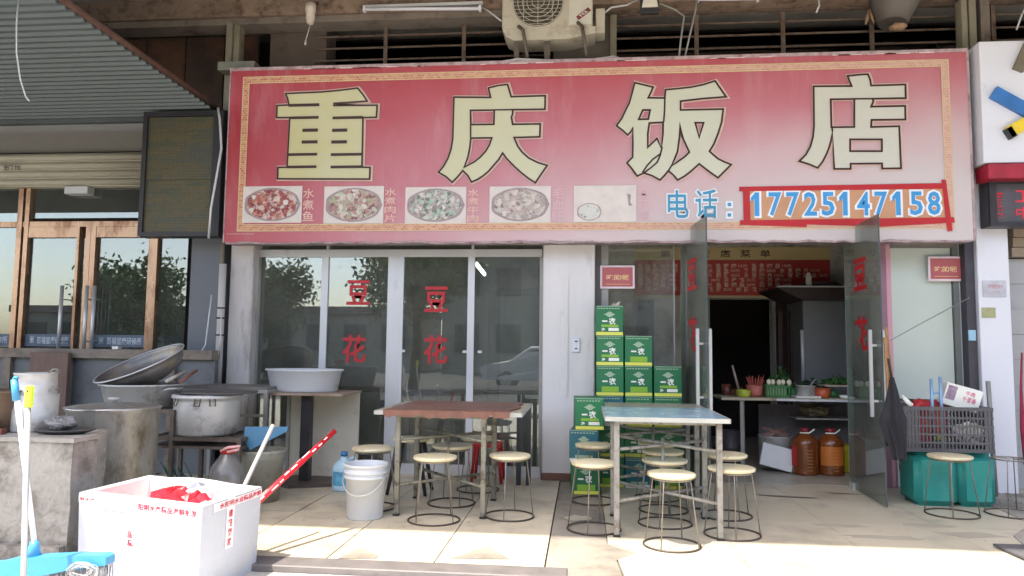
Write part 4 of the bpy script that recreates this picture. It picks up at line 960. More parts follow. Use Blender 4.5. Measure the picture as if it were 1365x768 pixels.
mb = MB(); U = wt/Lf; V = wt/Ls; Hn = 10
def rimz(u, v):
    z = Hb
    if v > .5 and .25 < u < .8: z += .012*math.sin((u-.25)/.55*math.pi)
    return z
ring_o = [(k/Hn, 0) for k in range(Hn)]+[(1, k/Hn) for k in range(Hn)]+[(1-k/Hn, 1) for k in range(Hn)]+[(0, 1-k/Hn) for k in range(Hn)]
n = len(ring_o); vs = []
for (u, v) in ring_o: vs.append(bp(u, v, 0, tp))
for (u, v) in ring_o: vs.append(bp(u, v, rimz(u, v), tp))
ri = [(U+(1-2*U)*u, V+(1-2*V)*v) for u, v in ring_o]
for (u, v) in ri: vs.append(bp(u, v, rimz(u, v), tp))
for (u, v) in ri: vs.append(bp(u, v, .05, 0))
for k in range(n):
    j = (k+1) % n
    for l in range(3): mb.f.append((l*n+k, l*n+j, (l+1)*n+j, (l+1)*n+k)); mb.mi.append(1 if l == 2 else 0); mb.sm.append(False)
mb.v += [tuple(v) for v in vs]; mb.f.append(tuple(3*n+k for k in range(n))); mb.mi.append(1); mb.sm.append(False)
mb.f.append(tuple(reversed(range(n)))); mb.mi.append(0); mb.sm.append(False)
mb.build('box_shell', [m_foam, m_foami], p)
nF = dS*-1; nS = dF*-1
def strip(o_, ux, uz, x0, x1, z0, z1, off, name, mat, nrm):
    mb = MB(); mb.add([o_+ux*a+uz*b_+nrm*off for a, b_ in ((x0, z0), (x1, z0), (x1, z1), (x0, z1))], [(0, 1, 2, 3)]); return mb.build(name, mat, p)
# front face frame: origin at top left (u=1), x to the right
oF = bp(1, 0, Hb, tp); uF = (bp(0, 0, Hb, tp)-oF); LF = uF.length; uF.normalize(); zF = (bp(1, 0, Hb, tp)-bp(1, 0, 0, tp)).normalized(); nF = uF.cross(zF).normalized()
if nF.y > 0: nF = -nF
oS = bp(0, 0, Hb, tp); uS = (bp(0, 1, Hb, tp)-oS); LS = uS.length; uS.normalize(); zS = (bp(0, 0, Hb, tp)-bp(0, 0, 0, tp)).normalized(); nS = uS.cross(zS).normalized()
if nS.x < 0: nS = -nS
strip(oF, uF, zF, 0, .14, -.052, -.012, .002, 'tape', m_tape, nF); strip(oF, uF, zF, .385, LF, -.062, -.012, .002, 'tape', m_tape, nF)
strip(oF, uF, zF, .36, .42, -.24, .0, .003, 'tape', m_tape, nF)
mb = MB()
write(mb, '鲜水产', .01, .125, -.042, -.022, 0, .02, o=oF+nF*.004, ux=uF, uz=zF)
write(mb, '阳明水产精品海鲜批发', .45, LF-.03, -.056, -.02, 0, .02, o=oF+nF*.004, ux=uF, uz=zF)
for i, ch in enumerate('品精'): write(mb, ch, .375, .41, -.205-i*.042, -.17-i*.042, 0, .02, o=oF+nF*.005, ux=uF, uz=zF)
for i in range(4): write(mb, '小', .372, .384, -.07-i*.028, -.055-i*.028, 0, .02, o=oF+nF*.005, ux=uF, uz=zF); write(mb, '心', .402, .413, -.065-i*.028, -.05-i*.028, 0, .02, o=oF+nF*.005, ux=uF, uz=zF)
mb.build('printed_characters', m_ink, p, kind='stuff')
strip(oS, uS, zS, .1, LS, -.05, -.008, .002, 'tape', m_tape, nS); strip(oS, uS, zS, .22, .29, -.27, -.0, .003, 'tape', m_tape, nS)
mb = MB(); write(mb, '水阳明水业精品海鲜', .15, LS-.01, -.045, -.014, 0, .02, o=oS+nS*.004, ux=uS, uz=zS)
for i, ch in enumerate('请轻搬放'): write(mb, ch, .235, .275, -.105-i*.05, -.065-i*.05, 0, .02, o=oS+nS*.005, ux=uS, uz=zS)
mb.build('printed_characters', m_ink, p, kind='stuff')
strip(oF, uF, zF, .13, .345, -.075, -.02, .0035, 'grip_recess', M('foam_grip', (214, 218, 226), .7), nF)
# crumpled red bag in the box
def crumple(c, r, seed, sz=.6, nn=14, mm=8):
    rnd = random.Random(seed); mb = MB(); vs = []; 
    for i in range(mm+1):
        th = math.pi*i/mm
        for k in range(nn):
            a = 2*math.pi*k/nn; q = r*(1+rnd.uniform(-.22, .22)); vs.append((c[0]+q*math.sin(th)*math.cos(a), c[1]+q*math.sin(th)*math.sin(a), c[2]+q*sz*math.cos(th)))
    mb.add(vs, [(i*nn+k, i*nn+(k+1) % nn, (i+1)*nn+(k+1) % nn, (i+1)*nn+k) for i in range(mm) for k in range(nn)]); return mb
m_bag = M('red_bag', (214, 44, 58), .3, var=.2, scale=8)
c = bp(.55, .60, .345); tag(crumple(c, .14, 4, .62).build('plastic_bag', m_bag), 'crumpled red plastic bag inside the left middle of the foam box', 'bag')
c = bp(.24, .42, .345); tag(crumple(c, .105, 9, .95).build('plastic_bag', m_bag), 'smaller crumpled red plastic bag in the right front corner of the foam box', 'bag')
c = bp(.45, .80, .32); tag(crumple(c, .16, 15, .7).build('foam_scrap', m_foam), 'white crumpled foam sheet bulging over the back rim of the foam box', 'foam')
# poles standing in the box
a = bp(.20, .55, .07); b_ = W(364, 567, y=4.62); tag(MB().cyl(a, b_, .0135, n=10).build('mop_pole', m_steel), 'bare silver metal pole sticking up out of the foam box', 'pole')
a = bp(.16, .70, .20); b_ = W(446, 575, y=4.95); d = (b_-a)
p2 = thing('red_pole', 'red broom handle with white wear marks sticking out of the foam box to the right', 'pole', tuple(a))
MB().cyl(a, b_, .021, .017, 12).build('shaft', M('red_handle', (206, 30, 46), .35, var=.08), p2)
m_w = M('white_wear', (232, 214, 214), .5); mb = MB(); random.seed(5); q = d.normalized(); sd = q.cross(Vector((0, -1, .3))).normalized(); fr_ = sd.cross(q).normalized()
if fr_.y > 0: fr_ = -fr_
for k in range(13):
    s = .16+.8*k/13; c = a+d*s; r = .0205-.004*s; an = random.uniform(-.9, .9); nrm = (fr_*math.cos(an)+sd*math.sin(an)); tt = nrm.cross(q)
    c = c+nrm*(r+.0006); L = random.uniform(.015, .04); wd_ = .004
    mb.add([c-q*L-tt*wd_, c+q*L-tt*wd_, c+q*L+tt*wd_, c-q*L+tt*wd_], [(0, 1, 2, 3)])
mb.build('wear_marks', m_w, p2)
# blue broom in the left foreground: head, bristles, white handle with blue hook end
yb_ = 3.42
hp = W(147, 742, y=yb_); hl = W(-60, 775, y=yb_); gx = W(45, 738, y=yb_)
p = thing('broom', 'light blue broom head with grey bristles and a white handle, in the bottom left corner', 'broom', (hl.x/2+hp.x/2, yb_, -.03))
m_lb = M('light_blue_plastic', (62, 144, 186), .4, var=.06)
mb = MB(); top = [W(-60, 752, y=yb_), W(0, 749, y=yb_), W(28, 742, y=yb_), W(60, 740, y=yb_), W(105, 738, y=yb_), W(142, 738, y=yb_), W(147, 741, y=yb_)]; bot = [W(147, 751, y=yb_), W(100, 757, y=yb_), W(30, 772, y=yb_), W(-60, 790, y=yb_)]
mb.prism([(q.x, q.z) for q in top+bot], .07, 'y', yb_-.035); mb.build('head', m_lb, p)
mb = MB(); random.seed(11)
for k in range(420):
    t_ = random.random(); x = hl.x+(hp.x-.006-hl.x)*t_; zt0 = W(-60+(207)*t_, 785-36*t_, y=yb_).z; y = yb_+random.uniform(-.03, .03)
    z1 = max(-.03, zt0-random.uniform(.11, .2)); dx = random.uniform(-.02, .03)
    mb.add([(x-.0018, y, zt0+.02), (x+.0018, y, zt0+.02), (x+.0018+dx, y-.01, z1), (x-.0018+dx, y-.01, z1)], [(0, 1, 2, 3)])
mb.build('bristles', M('grey_bristle', (140, 142, 146), .7, var=.3, scale=30), p)
random.seed(12); mb = MB()
cc = W(112, 760, y=yb_-.05)
for k in range(26):
    pts = []; r = random.uniform(.02, .05); ph = random.uniform(0, 6.28)
    for i in range(9): an = ph+i*.55; pts.append((cc.x+math.cos(an)*r*1.6+random.uniform(-.01, .01), cc.y+random.uniform(-.02, .0), cc.z+math.sin(an)*r*.8))
    mb.tube(pts, .0015, 3)
mb.build('tangled_strands', M('pale_strands', (196, 196, 196), .8), p)
mb = MB(); mb.lathe([(.0, .0), (.034, .0), (.024, .05), (.018, .075), (0, .075)], c=(gx.x, yb_, W(45, 742, y=yb_).z), n=12); mb.build('socket', m_lb, p)
mb = MB(); mb.cyl(W(47, 732, y=yb_), W(22, 528, y=yb_-.02), .0125, n=10); mb.build('handle', M('white_pole', (226, 228, 230), .35, var=.03), p)
mb = MB(); mb.cyl(W(22, 534, y=yb_-.02), W(19, 506, y=yb_-.022), .018, .016, 8); mb.tube([W(17, 508, y=yb_-.022), W(20, 503, y=yb_-.022), W(24, 504, y=yb_-.022)], .008, 6); mb.build('hook_end', m_lb, p)
# second pole: steel with a lime green end
p = thing('mop', 'steel mop pole with a lime green end in front of the cement stove', 'mop', tuple(W(31, 800, y=3.2)))
mb = MB(); mb.cyl(W(30, 815, y=3.16), W(37.5, 540, y=3.25), .0125, n=10); mb.build('handle', m_steel, p)
mb = MB(); A = W(37.5, 543, y=3.245); D = W(37.5, 514, y=3.25); mb.box((A.x-.015, A.y-.013, A.z), (A.x+.019, A.y+.013, D.z), bev=.005); mb.build('hanging_end', M('lime_plastic', (200, 226, 66), .4, var=.05), p)
mb = MB(); mb.cyl((A.x+.002, A.y-.0135, D.z-.025), (A.x+.002, A.y-.0142, D.z-.025), .005, n=8); mb.build('hole', MATS['black_plastic'], p)
A = W(30, 815, y=3.16); B((A.x-.16, A.y-.05, -.035), (A.x+.16, A.y+.06, max(A.z, -.0)+.015)).build('mop_head', M('mop_grey', (140, 140, 142), .9, var=.3, scale=40, bump=.8), p)
tag(MB().prism([(-1.9, 3.4), (-1.75, 4.05), (-1.1, 4.14), (-.95, 3.9), (-.7, 3.3)], .004, base=-.0345).build('sunlit_patch', M('sunlit_patch', (232, 230, 224), .6, var=.03)), 'flat white patch painted as sunlit concrete in front of the step', 'sheet')  # white patch stands in for sunlit concrete beyond the step
# ================================================================ left: cement stove, pots, stands
m_ss = M('worn_stainless', (164, 162, 156), .42, metal=.3, var=.2, scale=5, bump=.1, dirt=(104, 96, 80), dscale=6, damt=(.45, .65), stretch=(1, 1, .5))
m_al = M('aluminium_pot', (186, 186, 184), .42, metal=.25, var=.08, scale=5, bump=.08, dirt=(128, 118, 106), dscale=6, damt=(.55, .72))
m_soot = None
m_wok = M('blackened_steel', (120, 118, 116), .4, metal=.45, var=.35, scale=5, bump=.15, dirt=(160, 146, 118), dscale=4, damt=(.55, .75))
m_cst = M('stove_cement', (160, 156, 149), .95, var=.2, scale=5, bump=1.0, dirt=(112, 107, 100), dscale=5, damt=(.42, .62), fine=40)
m_cs2 = M('stove_cement_rim', (146, 142, 136), .9, var=.15, scale=8, bump=.6)
p = thing('cement_stove', 'rough grey cement stove block at the left edge behind the broom', 'stove', (-3.5, 4.2, -.035))
nxg, nzg = 22, 14; random.seed(21)
def rough_block(x0, x1, y0, y1, z0, z1, amp, name, mat, par):
    bm = bmesh.new(); bmesh.ops.create_cube(bm, size=1)
    bmesh.ops.subdivide_edges(bm, edges=bm.edges[:], cuts=9, use_grid_fill=True)
    import mathutils.noise as mn
    for v in bm.verts:
        q = Vector((x0+(v.co.x+.5)*(x1-x0), y0+(v.co.y+.5)*(y1-y0), z0+(v.co.z+.5)*(z1-z0)))
        nv = mn.noise_vector(q*5)*amp+mn.noise_vector(q*14)*amp*.4
        v.co = q+Vector((nv.x, nv.y, nv.z*.6))
    mb = MB(); bm.verts.index_update(); mb.add([v.co[:] for v in bm.verts], [[v.index for v in f.verts] for f in bm.faces], False); bm.free(); return mb.build(name, mat, par)
rough_block(-4.2, -2.93, 4.04, 4.26, -.04, .672, .012, 'block', m_cst, p)
rough_block(-4.2, -3.12, 4.27, 4.62, -.04, .690, .012, 'block', m_cst, p)
rough_block(-4.2, -2.92, 4.03, 4.265, .676, .702, .006, 'rim', m_cs2, p)
rough_block(-4.2, -2.94, 3.99, 4.035, -.04, .10, .006, 'plinth', m_cst, p)
# flat black pan with crumpled film on the stove
c = (-3.02, 4.24, .705); c = tuple(W(88, 572, y=4.26)); c = (c[0], 4.26, .706)
p = thing('pan', 'flat blackened pan lid lying on the cement stove', 'pan', c)
mb = MB(); mb.lathe([(0, .0), (.12, 0), (.165, .018), (.17, .024), (.15, .022), (0, .012)], c=c, n=28, sx=1.05, sy=.8); mb.build('dish', M('dark_pan', (84, 82, 82), .35, metal=.5, var=.3), p)
mb = MB(); mb.lathe([(0, .03), (.02, .03), (.024, .045), (0, .052)], c=c, n=12); mb.build('knob', m_ss, p)
tag(crumple((c[0]-.03, c[1]+.0, .765), .085, 31, .45).build('plastic_film', M('grey_film', (120, 120, 122), .25, var=.3, scale=12)), 'crumpled grey plastic film heaped on the flat pan on the cement stove', 'film')
# containers on the stove
c = W(44, 566, y=4.36); c = (c.x, 4.36, .704)
p = thing('steel_pot', 'tall steel pot with two side handles standing on the cement stove', 'pot', c)
h = Z(55, 498, 4.25)-.704
mb = MB(); mb.lathe([(0, 0), (.125, 0), (.13, .01), (.135, h*.62), (.12, h*.63), (.118, h-.01), (.125, h), (.114, h), (.106, h-.03), (0, h-.03)], c=c, n=32); mb.build('body', m_al, p)
for s_, z in ((1, h-.005), (1, h-.12)):
    mb = MB(); mb.tube([(c[0]+.1, c[1]-.03, c[2]+z), (c[0]+.135, c[1]-.03, c[2]+z+.03), (c[0]+.135, c[1]+.03, c[2]+z+.03), (c[0]+.1, c[1]+.03, c[2]+z)], .006, 6); mb.build('handle', m_ss, p)
c = W(5, 560, y=4.3); c = (c.x+.0, 4.25, .704)
p = thing('cone_strainer', 'rusty brown tapered tin on the cement stove at the left edge', 'tin', c)
mb = MB(); mb.lathe([(0, 0), (.09, 0), (.10, .12), (.15, .24), (.16, .255), (.14, .25), (0, .1)], c=c, n=24); mb.build('body', M('brown_tin', (120, 100, 84), .5, metal=.5, var=.3, dirt=(82, 62, 50)), p)
mb = MB(); mb.box((c[0]+.02, c[1]-.13, .704), (c[0]+.14, c[1]-.09, .735)); tag(mb.build('brick', M('red_brick', (120, 70, 58), .9)), 'broken red brick on top of the cement stove', 'brick')
# large stock pot with lid
c = W(152, 641, y=4.95); c = (W(152, 540, y=5.0).x, 5.0, 0); rp = .295; hp_ = .80
p = thing('stock_pot', 'very tall dirty stainless stock pot with a lid behind the foam box', 'pot', c)
mb = MB(); mb.lathe([(0, 0), (rp-.006, 0), (rp, .02), (rp, hp_-.03), (rp+.008, hp_-.02), (rp+.008, hp_-.005)], c=c, n=48); mb.build('body', m_ss, p)
mb = MB(); mb.lathe([(rp+.016, hp_-.004), (rp+.018, hp_+.006), (rp-.01, hp_+.012), (.12, hp_+.03), (0, hp_+.034)], c=c, n=48); mb.build('lid', M('pot_lid_metal', (176, 174, 170), .3, metal=.7, var=.1, scale=5), p)
mb = MB(); mb.lathe([(.0, hp_+.034), (.02, hp_+.036), (.02, hp_+.05), (.042, hp_+.055), (.042, hp_+.068), (0, hp_+.07)], c=c, n=16); mb.build('knob', m_al, p)
mb = MB(); a = R(208)
for s_ in (0,):
    cx, cy = c[0]+math.cos(a)*rp, c[1]+math.sin(a)*rp; tv = Vector((-math.sin(a), math.cos(a), 0)); nv = Vector((math.cos(a), math.sin(a), 0)); o_ = Vector((cx, cy, .66))
    mb.tube([o_-tv*.07, o_-tv*.07+nv*.06, o_+tv*.07+nv*.06, o_+tv*.07], .009, 6); mb.tube([o_-tv*.05-Vector((0, 0, .08)), o_-tv*.04+nv*.03+Vector((0, 0, .06)), o_+tv*.05+nv*.03+Vector((0, 0, .04)), o_+tv*.05-Vector((0, 0, .08))], .006, 6)
mb.build('handle', m_ss, p)
# stand 1 with basin and wok
m_std = M('stand_metal', (104, 94, 86), .6, metal=.4, var=.25, scale=10, dirt=(72, 52, 44), dscale=8)
def stand(name, label, x0, x1, y0, y1, h, th=.03, burner=True, shelf=None, mat=None):
    mat = mat or m_std
    p = thing(name, label, 'stand', ((x0+x1)/2, (y0+y1)/2, 0))
    for a, b_ in (((x0, y0, h-.03), (x1, y0+th, h)), ((x0, y1-th, h-.03), (x1, y1, h)), ((x0, y0+th+.001, h-.03), (x0+th, y1-th-.001, h)), ((x1-th, y0+th+.001, h-.03), (x1, y1-th-.001, h))): B(a, b_).build('rail', mat, p)
    for x in (x0+.001, x1-th-.001):
        for y in (y0+.001, y1-th-.001): B((x, y, 0), (x+th, y+th, h-.031)).build('leg', mat, p)
    if shelf: B((x0+.002, y0+.002, shelf-.02), (x1-.002, y1-.002, shelf)).build('shelf', mat, p)
    if burner:
        mb = MB(); cx, cy = (x0+x1)/2, (y0+y1)/2
        for k in range(5): mb.box((x0+.03, y0+.04+k*(y1-y0-.1)/4, h-.028), (x1-.03, y0+.055+k*(y1-y0-.1)/4, h-.002))
        mb.build('grate', mat, p)
    return p
stand('pot_stand', 'rusty metal stand carrying the big aluminium basin behind the stock pot', -3.98, -3.2, 5.55, 6.05, .735)
c = (W(196, 512, y=5.85).x, 5.80, .736); r = (W(244, 512, y=5.82).x-W(143, 512, y=5.82).x)/2
p = thing('basin', 'big round aluminium basin on the rusty stand behind the stock pot', 'basin', c)
hh = Z(190, 513, 5.6)-.736
mb = MB(); mb.lathe([(0, 0), (r*.76, 0), (r*.82, .02), (r*.94, hh-.02), (r*1.0, hh-.012), (r*1.0, hh), (r*.93, hh), (r*.8, .03), (0, .015)], c=c, n=44); mb.build('body', m_al, p)
mb = MB(); a = R(-20); nv = Vector((math.cos(a), math.sin(a), 0)); tv = Vector((-nv.y, nv.x, 0)); o_ = Vector(c)+nv*r*.95+Vector((0, 0, hh-.05))
mb.tube([o_-tv*.07, o_-tv*.07+nv*.06+Vector((0, 0, .02)), o_+tv*.07+nv*.06+Vector((0, 0, .02)), o_+tv*.07], .009, 6); mb.build('handle', m_al, p)
# tilted wok resting in the basin
mt = Matrix.Translation(W(190, 492, y=5.85)) @ Euler((R(20), R(-17), 0)).to_matrix().to_4x4()
p = thing('wok', 'large blackened wok leaning tilted on the rim of the aluminium basin', 'wok', tuple(mt.translation))
rw = .35
mb = MB(); mb.lathe([(rw*math.sin(t_), .05-.19*math.cos(t_)+.0) for t_ in [R(90)*k/10 for k in range(0, 11)]]+[(rw+.012, .052), (rw+.012, .062), (rw-.004, .058)]+[((rw-.008)*math.sin(t_), .056-.185*math.cos(t_)) for t_ in [R(90)*k/10 for k in range(10, -1, -1)]], n=48, mat=mt); mb.build('bowl', m_wok, p)
mb = MB(); mb.ring((0, 0, 0), rw+.010, .007, 48, 6, mat=Matrix.Identity(3)); mb.v = [tuple(mt @ (Vector(v)+Vector((0, 0, .058)))) for v in mb.v]; mb.build('rim', m_steel, p)
p = thing('ladle', 'pale handled ladle lying across the aluminium basin beside the wok', 'ladle', tuple(W(235, 500, y=5.7)))
MB().cyl(W(222, 508, y=5.62), W(246, 496, y=5.85), .016, .012, 8).build('handle', M('pale_handle', (176, 168, 156), .5), p)
tag(MB().cyl(W(240, 509, y=5.68), W(262, 494, y=6.0), .012, .012, 8).build('chopstick_bundle', M('brown_stick', (130, 82, 66), .6)), 'reddish brown stick lying beside the ladle on the pots', 'stick')
# stand 2 with double handled pot
stand('pot_stand', 'rusty metal stand with a grate carrying the two handled cooking pot', X(228, 5.9, 580), X(325, 5.6, 580), 5.55, 6.05, .53, shelf=.46)
c = (W(279, 527, y=5.8).x, 5.78, .531); r = .265; hh = Z(280, 527, 5.6)-.531
p = thing('cooking_pot', 'round aluminium cooking pot with clamps on its rim standing on the grate stand', 'pot', c)
mb = MB(); mb.lathe([(0, 0), (r*.86, 0), (r*.93, .02), (r*.97, hh-.06), (r*.97, hh-.035), (r*1.03, hh-.03), (r*1.03, hh-.012), (r, hh), (r*.93, hh), (r*.9, .03), (0, .02)], c=c, n=44); mb.build('body', m_al, p)
for an in (-78, -55, -118):
    a = R(an); nv = Vector((math.cos(a), math.sin(a), 0)); tv = Vector((-nv.y, nv.x, 0)); o_ = Vector(c)+nv*r*1.0+Vector((0, 0, hh-.02))
    MB().tube([o_-tv*.02, o_-tv*.02+nv*.025-Vector((0, 0, .06)), o_+tv*.02+nv*.025-Vector((0, 0, .06)), o_+tv*.02], .006, 5).build('clamp', m_std, p)
mb = MB(); mb.lathe([(0, .0), (r*.9, -.0), (r*1.12, .006), (r*1.12, .016), (r*.8, .02), (0, .03)], c=(c[0]+.07, c[1]+.06, c[2]+hh+.001), n=36); mb.build('lid', M('dark_lid', (92, 90, 90), .5, metal=.4, var=.2), p)
# tall frame bench behind
stand('work_bench', 'grey steel frame bench running behind the pots towards the window', X(240, 6.3, 530), X(356, 6.3, 530), 6.3, 6.85, Z(300, 519, 6.3), burner=False, shelf=None, mat=m_alud)
q = [o for o in col.objects if o.get('label', '').startswith('grey steel frame bench')][0]
B((X(240, 6.3, 530)+.005, 6.305, Z(300, 519, 6.3)+.001), (X(356, 6.3, 530)-.005, 6.845, Z(300, 519, 6.3)+.02)).build('bench_top', M('bench_top', (112, 108, 104), .6, var=.2), q)
B((X(305, 6.3, 560), 6.31, .62), (X(352, 6.3, 560), 6.33, .645)).build('rail', m_alud, q)
# white panel table with the oval basin
xp0, xp1, yp, zp = X(362, 6.55, 560), X(462, 6.55, 560), 6.55, Z(405, 524, 6.45)
p = thing('side_table', 'small table with pale side panel and black central foot in front of the left window', 'table', ((xp0+xp1)/2, 6.8, 0))
B((xp0-.04, 6.4, zp-.022), (xp1+.0, 7.0, zp), bev=.003).build('tabletop', M('peeling_top', (150, 132, 116), .7, var=.2, dirt=(112, 74, 58), dscale=7), p)
B((xp0+.02, 6.93, 0), (xp1-.005, 6.955, zp-.023)).build('back_panel', M('cream_panel', (190, 184, 168), .6, var=.05, dirt=(160, 152, 136), dscale=3), p)
cxp = X(408, 6.6, 560)
B((cxp-.045, 6.58, .03), (cxp+.045, 6.66, zp-.023)).build('pedestal', M('black_steel', (60, 58, 60), .4, metal=.4), p)
mb = MB(); mb.prism([(cxp-.27, 6.5), (cxp-.05, 6.36), (cxp+.3, 6.5), (cxp+.26, 6.85), (cxp-.2, 6.88)], .03, base=0); mb.build('base_plate', M('brown_black_base', (82, 70, 66), .5, var=.2), p)
c = ((X(353, 6.65, 493)+X(455, 6.65, 493))/2, 6.7, zp+.001); r = (X(455, 6.65, 493)-X(353, 6.65, 493))/2; hh = Z(405, 493, 6.5)-zp
p = thing('basin', 'wide pale grey basin on the small table in front of the left window', 'basin', c)
mb = MB(); mb.lathe([(0, 0), (r*.82, 0), (r*.85, .012), (r*.95, hh-.02), (r, hh-.014), (r, hh), (r*.94, hh), (r*.83, .025), (0, .02)], c=c, n=44, sy=.72); mb.build('body', M('pale_enamel', (196, 200, 204), .35, var=.03, scale=4, dirt=(150, 140, 134), dscale=5, damt=(.65, .8)), p)
# low wall behind the stove with panels and wooden board
yw = 6.9
p = thing('low_wall', 'grey low wall with a cap and recessed panels below the left shop windows', 'wall', (-5.2, yw, 0))
zt2 = Z(100, 465, yw)
B((-9, yw-.04, zt2-.09), (X(286, yw), yw+.12, zt2)).build('cap', m_conc, p)
B((-9, yw+.03, 0), (X(286, yw), yw+.1, zt2-.091)).build('panel', M('bluegrey_panel', (104, 108, 112), .7, var=.12, dirt=(80, 78, 78)), p)
for p0, p1 in ((8, 18), (92, 97), (175, 182), (228, 236)): B((X(p0, yw), yw-.02, 0), (X(p1, yw), yw+.029, zt2-.091)).build('post', m_conc, p)
tag(B((X(44, 6.8), 6.78, 0), (X(94, 6.8), 6.83, Z(60, 470, 6.8))).build('wooden_board', M('weathered_board', (112, 92, 84), .85, var=.25, scale=5, bump=.3, stretch=(3, 3, .5))), 'weathered brown board standing against the grey low wall', 'board')
tag(MB().box((X(150, 6.84), 6.84, zt2+.002), (X(158, 6.84), 6.90, zt2+.03)).build('cloth_scrap', m_alu), 'pale crumpled scrap lying on the cap of the low wall', 'scrap')
# white pvc pipe with cables next to the first pillar
xq = X(293, 7.05, 450)
p = thing('pipe', 'white plastic pipe with clamps and cables beside the left pillar', 'pipe', (xq, 7.05, Z(293, 520, 7.05)))
MB().cyl((xq, 7.05, Z(293, 520, 7.05)), (xq, 7.05, Z(293, 352, 7.05)), .035, n=12).build('tube', m_wallstain, p)
MB().cyl((xq-.03, 7.09, Z(293, 420, 7.05)), (xq-.03, 7.09, 2.3), .018, n=8).build('tube', M('olive_pipe', (120, 116, 92), .6), p)
for z in (1.62, 1.52, 1.35): MB().ring((xq, 7.05, z), .038, .008, 14, 5).build('clamp', MATS['black_plastic'], p)
mb = MB(); mb.tube([(xq-.09, 7.02, 1.75), (xq-.1, 7.0, 1.5), (xq-.12, 7.0, 1.25), (xq-.2, 6.98, 1.1), (xq-.35, 6.97, 1.0)], .007, 5); mb.tube([(xq+.03, 7.0, 1.6), (xq+.04, 6.99, 1.3), (xq+.02, 6.99, 1.15)], .007, 5); mb.build('cable', m_alu, p)
# plastic bottle with red cap, green bundle, bucket and dustpan behind the foam box
c = W(302, 655, y=5.3); c = (W(302, 640, y=5.25).x, 5.25, 0)
p = thing('water_bottle', 'clear plastic bottle with a red handle cap behind the foam box', 'bottle', c)
hb = Z(302, 604, 5.25)
mb = MB(); mb.lathe([(0, 0), (.12, 0), (.13, .02), (.13, hb*.62), (.115, hb*.78), (.06, hb*.95), (.045, hb)], c=c, n=24); mb.build('body', M('cloudy_plastic', (150, 150, 150), .12, var=.1, trans=.6), p)
mb = MB(); mb.lathe([(.0, hb+.03), (.05, hb+.03), (.052, hb), (0, hb)], c=c, n=16); mb.build('cap', m_red, p)
mb = MB(); mb.tube([(c[0]-.03, c[1]-.05, hb+.02), (c[0]+.03, c[1]-.06, hb+.05), (c[0]+.12, c[1]-.05, hb+.06), (c[0]+.10, c[1]-.04, hb+.035), (c[0]+.02, c[1]-.05, hb+.015)], .010, 6); mb.build('handle', M('pink_handle', (220, 170, 170), .4), p)
mb = MB(); random.seed(8)
for k in range(12):
    a = W(238+random.uniform(-4, 30), 650, y=5.6); mb.tube([(a.x, a.y, .0), (a.x-.03, a.y, .15), (a.x-.12+random.uniform(-.03, .03), a.y+random.uniform(-.05, .05), .28+random.uniform(-.04, .06))], [.008, .007, .004], 5)
tag(mb.build('leek_bundle', M('leek_green', (44, 92, 80), .5, var=.3)), 'bundle of dark green stalks leaning under the pot stand', 'stalks')
c = (W(345, 640, y=5.8).x, 5.85, 0); hb = Z(345, 602, 5.7)
p = thing('bucket', 'dirty grey bucket behind the foam box, right of the pot stand', 'bucket', c)
mb = MB(); mb.lathe([(0, 0), (.14, 0), (.175, hb-.07), (.185, hb-.06), (.18, hb-.03), (.19, hb-.02), (.185, hb), (.16, hb-.01), (.13, .03), (0, .02)], c=c, n=30); mb.build('shell', M('dirty_bucket', (150, 150, 138), .6, var=.15, dirt=(104, 96, 84), dscale=5), p)
mb = MB(); mb.prism([(0, 0), (.32, .02), (.34, .05), (.02, .19), (-.02, .1)], .02, 'y', 0); 
a = W(333, 600, y=5.66); mt = Matrix.Translation(a) @ Euler((R(-12), R(-24), R(8))).to_matrix().to_4x4(); mb.v = [tuple(mt @ Vector(v)) for v in mb.v]
tag(mb.build('dustpan', M('blue_dustpan', (60, 116, 148), .4, var=.1)), 'blue plastic dustpan lying across the dirty grey bucket', 'dustpan')

# ================================================================ inside the restaurant
m_menu = M('menu_red', (192, 62, 56), .5, var=.08, scale=3); m_mhead = M('menu_head', (214, 192, 140), .5, var=.06); m_mline = M('menu_line', (232, 196, 176), .5); m_brw = M('dark_brown_text', (84, 60, 44), .6)
yb2 = yb-.01; mx0, mx1 = X(845, yb2, 370), X(1106, yb2, 370); mz1 = Z(990, 330, yb2); mzh = Z(990, 347, yb2); mz0 = Z(990, 394, yb2)
p = thing('menu_board', 'wide red menu board with a cream heading above the kitchen doorway inside', 'menu board', ((mx0+mx1)/2, yb2, mz0))
B((mx0, yb2-.03, mzh+.002), (mx1, yb2-.008, mz1)).build('heading_board', m_mhead, p)
npan = 3
for k in range(npan): a = mx0+(mx1-mx0)*k/npan; B((a+.003, yb2-.03, mz0), (a+(mx1-mx0)/npan-.003, yb2-.008, mzh-.002)).build('menu_panel', m_menu, p)
B((mx0, yb2-.03, mz0-.03), (mx1*.83+mx0*.17, yb2-.005, mz0-.003)).build('lower_edge', m_mhead, p)
mb = MB()
for i, ch in enumerate('重庆饭店菜单'): a = X(880+i*26.5, yb2, 338); write(mb, ch, a, a+.13, mzh+.035, mz1-.035, yb2-.0315, .02)
mb.build('heading', m_brw, p)
names = ['回锅肉', '水煮鱼', '鱼香肉丝', '宫保鸡丁', '麻婆豆腐', '青椒肉丝', '干煸四季豆', '酸菜鱼', '毛血旺', '水煮肉片', '蒜泥白肉', '红烧茄子', '番茄炒蛋', '酸辣土豆丝', '辣子鸡', '豆花饭', '小炒肉', '盐煎肉', '粉蒸肉', '炒猪肝', '烧白', '炒腰花', '肥肠', '凉拌鸡']
mb = MB(); random.seed(4); rows = 6; cols = 8
